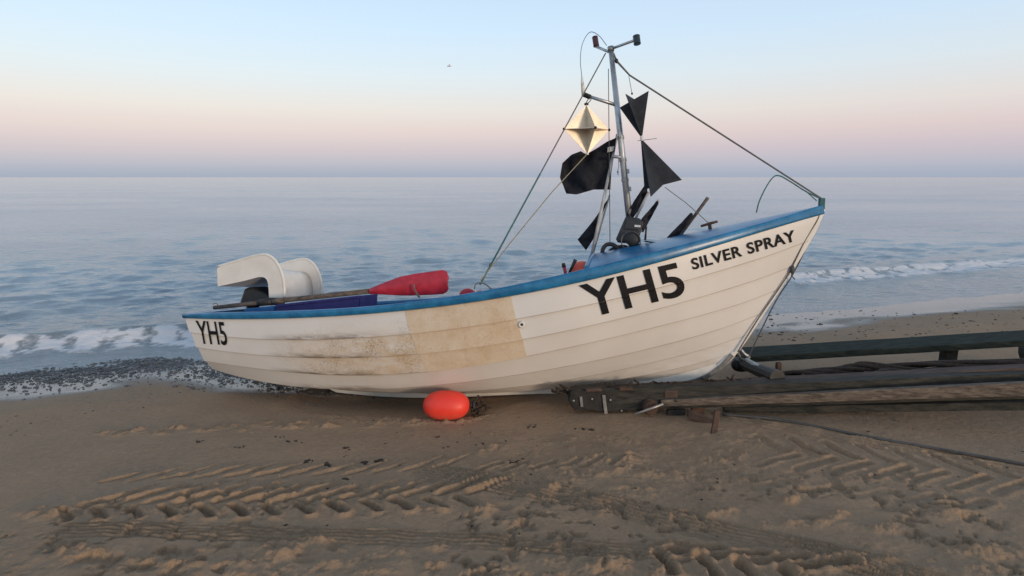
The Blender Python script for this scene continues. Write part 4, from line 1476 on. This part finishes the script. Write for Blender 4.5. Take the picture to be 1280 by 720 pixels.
h = mathn(nt, "ADD", mathn(nt, "MULTIPLY", n2, .032), mathn(nt, "MULTIPLY", n3, .005))
bp_ = N(nt, "ShaderNodeBump", Distance=1.0)
nt.links.new(h, bp_.inputs["Height"])
nt.links.new(ramp(nt, aw.outputs["Fac"], [(0, .7), (.8, .3), (1, .08)]), bp_.inputs["Strength"])
nt.links.new(bp_.outputs[0], b.inputs["Normal"])
ash = nt.nodes.new("ShaderNodeAttribute"); ash.attribute_name = "shingle"
c2 = mixc(nt, mathn(nt, "MULTIPLY", ash.outputs["Fac"], ramp(nt, noise(nt, v, 70, 4, .6), [(.3, .45), (.55, 1)])), c, (.045, .046, .05))
nt.links.new(c2, b.inputs["Base Color"])
rg = mathn(nt, "ADD", ramp(nt, aw.outputs["Fac"], [(0, .93), (.6, .5), (1, .14)]), mathn(nt, "MULTIPLY", ash.outputs["Fac"], .4))
nt.links.new(rg, b.inputs["Roughness"])
me.materials.append(m)


def sand_z(x, y):
    i = int(np.clip(np.searchsorted(gx, x), 0, nx - 1)); j = int(np.clip(np.searchsorted(gy, y), 0, ny - 1))
    return float(Zs[j, i])


# ------------------------------------------------------------------ sea
def far_grid(a, b, step, lo, hi, g):
    return graded(a, b, step, lo, hi, g)


ss = np.concatenate([np.arange(5.9, 12.0, .028)])
d = .028; x = 12.0; tail = []
while x < 9000:
    d *= 1.035 if x < 80 else 1.2; x += d; tail.append(x)
ss = np.concatenate([ss, tail])
rs = graded(-6.5, 13.5, .045, -9000, 9000, 1.06)
RR, SS = np.meshgrid(rs, ss)
step_s = np.gradient(ss)[:, None] * np.ones_like(RR)
step_r = np.gradient(rs)[None, :] * np.ones_like(RR)
Hs = np.zeros_like(RR)
rng = np.random.RandomState(5)
depth = np.clip((SS - 6.4) / 5, 0, 1)
for i in range(46):
    lam = .22 * 1.115 ** i if i < 30 else rng.uniform(.5, 2.2)
    ang = rng.normal(0, .55) + .05
    kk = 2 * math.pi / lam
    amp = .0110 * lam ** .75 * math.exp(-(lam / 1.5)) * rng.uniform(.5, 1.2) + .0006 * min(lam, 4) * rng.uniform(.3, 1)
    ph = rng.uniform(0, 6.28)
    filt = (1 - sstep(step_s * np.cos(ang) ** 2, lam * .16, lam * .33)) * (1 - sstep(step_r * abs(np.sin(ang)), lam * .16, lam * .33))
    warp = 1.2 * (fbm(RR * .25 + i, SS * .25, 60 + i, 2) - .5)
    Hs += amp * filt * np.sin(kk * (SS * math.cos(ang) + RR * math.sin(ang)) + ph + warp * 3)
Hs *= .25 + .75 * depth
# the breaking wave
crest = 8.5 + 1.0 * sstep(RR, .5, 8) + .35 * (fbm(RR * .35, RR * 0, 71, 3) - .5) - .0 * RR
crest = np.where(RR > 9, crest, crest)
amp_c = (.17 * sstep(RR, -9, -3) + 0) * (1 - .35 * sstep(RR, -1.5, 2)) * (1 - sstep(RR, 22, 34)) * sstep(RR, -30, -12)
amp_c = .15 * (1 - .3 * sstep(RR, 3, 8)) * (1 - sstep(np.abs(RR), 25, 45))
u_ = SS - crest
prof = np.where(u_ < 0, np.exp(-(u_ / .22) ** 2), np.exp(-(u_ / .85) ** 2))
Hs += amp_c * prof * (.75 + .5 * fbm(RR * .9, SS * .4, 75, 3))
lumpy = fbm(RR * 5, SS * 5, 77, 4, .6)
front = np.clip((u_ + .85 + .5 * (fbm(RR * 1.1, RR * 0, 78, 3) - .5)) / .3, 0, 1) * (1 - sstep(u_, -.16, .06))
brk = sstep(fbm(RR * .55, RR * 0 + 4, 79, 3), .22, .42)
FO = front * (.35 + .65 * sstep(lumpy, .34, .52)) * np.clip(.75 + .25 * brk, 0, 1)
Hs += front * .075 * (lumpy - .15) * np.exp(-((u_ + .45) / .6) ** 2) * (1 - sstep(np.abs(RR), 25, 45))
# foam lace in the wash
lace = np.abs(fbm(RR * 2.6, SS * 4.2, 81, 4) - .5)
wash = (1 - sstep(u_, -1.4, -1.0)) * sstep(SS, 6.1, 6.5)
FO = np.maximum(FO, wash * (1 - sstep(lace, .012, .045)) * .55 * sstep(fbm(RR * .8, SS * .8, 83, 2), .35, .6))
# small second crest out of depth
c2 = 12.5 + .05 * RR + .8 * (fbm(RR * .2, RR * 0, 87, 2) - .5)
Hs += .045 * np.exp(-((SS - c2) / .55) ** 2) * fbm(RR * .5, SS * .1, 88, 2) * (1 - sstep(np.abs(RR), 25, 60))
XX = RR * CS - SS * SN; YY = RR * SN + SS * CS
co = np.stack([XX, YY, SEA + Hs], -1).reshape(-1, 3)
ny2, nx2 = RR.shape
idx = np.arange(ny2 * nx2).reshape(ny2, nx2)
fc = np.stack([idx[:-1, :-1], idx[:-1, 1:], idx[1:, 1:], idx[1:, :-1]], -1).reshape(-1, 4)
me = bpy.data.meshes.new("sea"); big_mesh(me, co, fc)
a_ = me.attributes.new("foam", "FLOAT", "POINT"); a_.data.foreach_set("value", FO.astype(np.float32).ravel())
sh_ = (1 - sstep(SS, 7, 13)) * np.ones_like(RR)
a_ = me.attributes.new("silt", "FLOAT", "POINT"); a_.data.foreach_set("value", sh_.astype(np.float32).ravel())
far_ = sstep(np.log(SS), math.log(14), math.log(150))
a_ = me.attributes.new("chop", "FLOAT", "POINT"); a_.data.foreach_set("value", far_.astype(np.float32).ravel())
sea = bpy.data.objects.new("sea", me); COL.objects.link(sea); sea["kind"] = "structure"
m, nt, b = new_mat("sea_water")
v = coords(nt)
geo_rot = nt.nodes.new("ShaderNodeMapping"); geo_rot.inputs["Rotation"].default_value = (0, 0, -TH)
geo_rot.inputs["Scale"].default_value = (.45, 1, 1)
tc = nt.nodes.new("ShaderNodeTexCoord"); nt.links.new(tc.outputs["Object"], geo_rot.inputs[0])
w1 = noise(nt, geo_rot.outputs[0], 5.5, 5, .6); w2 = noise(nt, geo_rot.outputs[0], .9, 5, .6); w3 = noise(nt, geo_rot.outputs[0], .16, 4, .55)
ac0 = nt.nodes.new("ShaderNodeAttribute"); ac0.attribute_name = "chop"
chop = ac0.outputs["Fac"]
w4 = noise(nt, geo_rot.outputs[0], .045, 4, .6)
farh = mathn(nt, "MULTIPLY", chop, mathn(nt, "ADD", mathn(nt, "MULTIPLY", w3, .45), mathn(nt, "MULTIPLY", w4, 1.6)))
hh_ = mathn(nt, "ADD", mathn(nt, "ADD", mathn(nt, "MULTIPLY", w1, .072), mathn(nt, "MULTIPLY", w2, .072)), mathn(nt, "MULTIPLY", w3, .10))
bn = N(nt, "ShaderNodeBump", Strength=.75, Distance=1.0); nt.links.new(mathn(nt, "ADD", hh_, farh), bn.inputs["Height"])
af = nt.nodes.new("ShaderNodeAttribute"); af.attribute_name = "foam"
asl = nt.nodes.new("ShaderNodeAttribute"); asl.attribute_name = "silt"
body = mixc(nt, asl.outputs["Fac"], (.20, .265, .315), (.18, .205, .22))
fn_ = noise(nt, v, 22, 5, .7)
fmask = ramp(nt, mathn(nt, "ADD", af.outputs["Fac"], mathn(nt, "MULTIPLY", mathn(nt, "SUBTRACT", fn_, .5), .7)), [(.30, 0), (.74, 1)])
nt.links.new(mixc(nt, fmask, body, (.60, .60, .61)), b.inputs["Base Color"])
ac = nt.nodes.new("ShaderNodeAttribute"); ac.attribute_name = "chop"
wind = ramp(nt, noise(nt, geo_rot.outputs[0], .10, 4, .6), [(.32, .45), (.66, 1.0)])
nt.links.new(mathn(nt, "MULTIPLY", wind, .80), bn.inputs["Strength"])
nt.links.new(mathn(nt, "ADD", mathn(nt, "MULTIPLY", fmask, .55), ramp(nt, ac.outputs["Fac"], [(0, .08), (1, .13)])), b.inputs["Roughness"])
b.inputs["IOR"].default_value = 1.33
nt.links.new(bn.outputs[0], b.inputs["Normal"])
me.materials.append(m)


# ------------------------------------------------------------------ pebbles and weed
def stones(spots, name, mat, flat=(.35, .7)):
    V = []; F = []
    ico = bmesh.new(); bmesh.ops.create_icosphere(ico, subdivisions=1, radius=1)
    iv = [v.co.copy() for v in ico.verts]; ico.verts.index_update(); iff = [tuple(v.index for v in f.verts) for f in ico.faces]
    ico.free()
    for (x, y, r) in spots:
        z = sand_z(x, y)
        sx = r * random.uniform(.7, 1.5); sy = r * random.uniform(.6, 1.1); sz = r * random.uniform(*flat)
        a = random.random() * 6.28; ca, sa = math.cos(a), math.sin(a)
        n = len(V)
        for c in iv:
            j = 1 + (random.random() - .5) * .35
            px, py, pz = c.x * sx * j, c.y * sy * j, c.z * sz * j
            V.append((x + px * ca - py * sa, y + px * sa + py * ca, z + pz + sz * .35))
        F += [tuple(i + n for i in f) for f in iff]
    return link_mesh(name, V, F, mat, None, smooth=True, origin=(0, 0, 0))


spots = []
tries = 0
while len(spots) < 9000 and tries < 160000:
    tries += 1
    u = random.uniform(-20, 420); v = random.uniform(432, 505)
    p = on_ground(u, v) if False else None
    x = random.uniform(-6.0, -.6); y = random.uniform(4.6, 8.2)
    s, r = to_sr(x, y)
    e = s - .95 * (1 - float(sstep(r, -1.8, .1)))
    dens = math.exp(-((e - 6.05) / .46) ** 2)
    dens *= .35 + .9 * float(vn(np.array(x * 2.2), np.array(y * 2.2), 91))
    dens *= 1 - float(sstep(r, .2, 1.4)) * .8
    if random.random() < dens:
        rr_ = random.uniform(.005, .014) if random.random() < .93 else random.uniform(.014, .028)
        spots.append((x, y, rr_))
pb = stones(spots, "pebbles", M["stone"])
tag(pb, None, None, None, "stuff")
pb["label"] = "dark wet pebbles washed up along the waterline"
spots = []
for i in range(260):
    u = random.uniform(930, 1290); v = random.uniform(388, 436)
    p = on_ground(u, v)
    spots.append((p.x, p.y, random.uniform(.006, .02) if random.random() < .85 else random.uniform(.02, .035)))
for i in range(420):
    x = random.uniform(-4.5, 5.5); y = random.uniform(2.6, 5.6)
    if float(vn(np.array(x * 1.6), np.array(y * 1.6), 95)) < .45: continue
    spots.append((x, y, random.uniform(.004, .011)))
for (u, v, r) in ((380, 577, .02), (385, 576, .015), (410, 580, .022), (455, 576, .02), (470, 575, .024), (350, 548, .014), (365, 552, .016), (372, 553, .014), (432, 560, .016), (665, 533, .018), (725, 536, .02), (735, 538, .018), (250, 553, .016), (300, 560, .013), (600, 555, .016), (560, 558, .014), (640, 577, .018), (545, 545, .014), (430, 598, .016)):
    for k in range(4):
        p = on_ground(u + random.uniform(-6, 6), v + random.uniform(-1.5, 1.5))
        spots.append((p.x, p.y, r * random.uniform(.4, 1)))
wd = stones(spots, "seaweed_scraps", M["weed"], (.15, .4))
tag(wd, None, None, None, "stuff")
wd["label"] = "scattered dark scraps of weed and grit on the sand"

# ------------------------------------------------------------------ light
SUN_EL, SUN_AZ = R(5.8), R(140)      # azimuth measured from +Y clockwise: behind and right of the camera
w = bpy.data.worlds.new("World"); scene.world = w
w.use_nodes = True
nt = w.node_tree
bg = nt.nodes["Background"]
out = nt.nodes["World Output"]
sky = nt.nodes.new("ShaderNodeTexSky"); sky.sky_type = "NISHITA"; sky.sun_disc = False
sky.sun_elevation = SUN_EL; sky.sun_rotation = SUN_AZ
sky.air_density = 1.0; sky.dust_density = 2.0; sky.ozone_density = 1.0
nt.links.new(sky.outputs[0], bg.inputs[0]); bg.inputs[1].default_value = .06
tc = nt.nodes.new("ShaderNodeTexCoord")
sp = nt.nodes.new("ShaderNodeSeparateXYZ"); nt.links.new(tc.outputs["Generated"], sp.inputs[0])


def lin(r, g, b_):
    f = lambda c: (c / 255 / 12.92) if c / 255 <= .04045 else ((c / 255 + .055) / 1.055) ** 2.4
    return (f(r), f(g), f(b_))


zs = mathn(nt, "MULTIPLY", mathn(nt, "ADD", sp.outputs[2], .02), 1.0 / 1.02)
P_ = lambda z: (z + .02) / 1.02
col = ramp(nt, zs, [
    (0, lin(164, 178, 198)), (P_(.002), lin(165, 178, 198)), (P_(.02), lin(180, 185, 204)), (P_(.047), lin(200, 188, 204)), (P_(.073), lin(216, 197, 203)),
    (P_(.106), lin(223, 213, 213)), (P_(.158), lin(215, 224, 233)), (P_(.22), lin(203, 224, 245)), (P_(.30), lin(194, 216, 240)), (P_(.52), lin(178, 203, 230)), (1, lin(128, 145, 172))])
bg2 = nt.nodes.new("ShaderNodeBackground"); nt.links.new(col, bg2.inputs[0]); bg2.inputs[1].default_value = .92
ad_ = nt.nodes.new("ShaderNodeAddShader")
nt.links.new(bg.outputs[0], ad_.inputs[0]); nt.links.new(bg2.outputs[0], ad_.inputs[1])
nt.links.new(ad_.outputs[0], out.inputs[0])

sl = bpy.data.lights.new("sun", "SUN"); sl.energy = 1.85; sl.angle = R(10); sl.color = (1.0, .79, .60)
so = bpy.data.objects.new("sun", sl); COL.objects.link(so)
sd = Vector((math.sin(SUN_AZ) * math.cos(SUN_EL), math.cos(SUN_AZ) * math.cos(SUN_EL), math.sin(SUN_EL)))
so.rotation_euler = (-sd).to_track_quat("-Z", "Y").to_euler()

scene.view_settings.view_transform = "Standard"
scene.view_settings.look = "None"
scene.view_settings.exposure = 0
scene.view_settings.gamma = 1
scene.cycles.max_bounces = 6

for o in bpy.data.objects:
    if "_w" in o: del o["_w"]
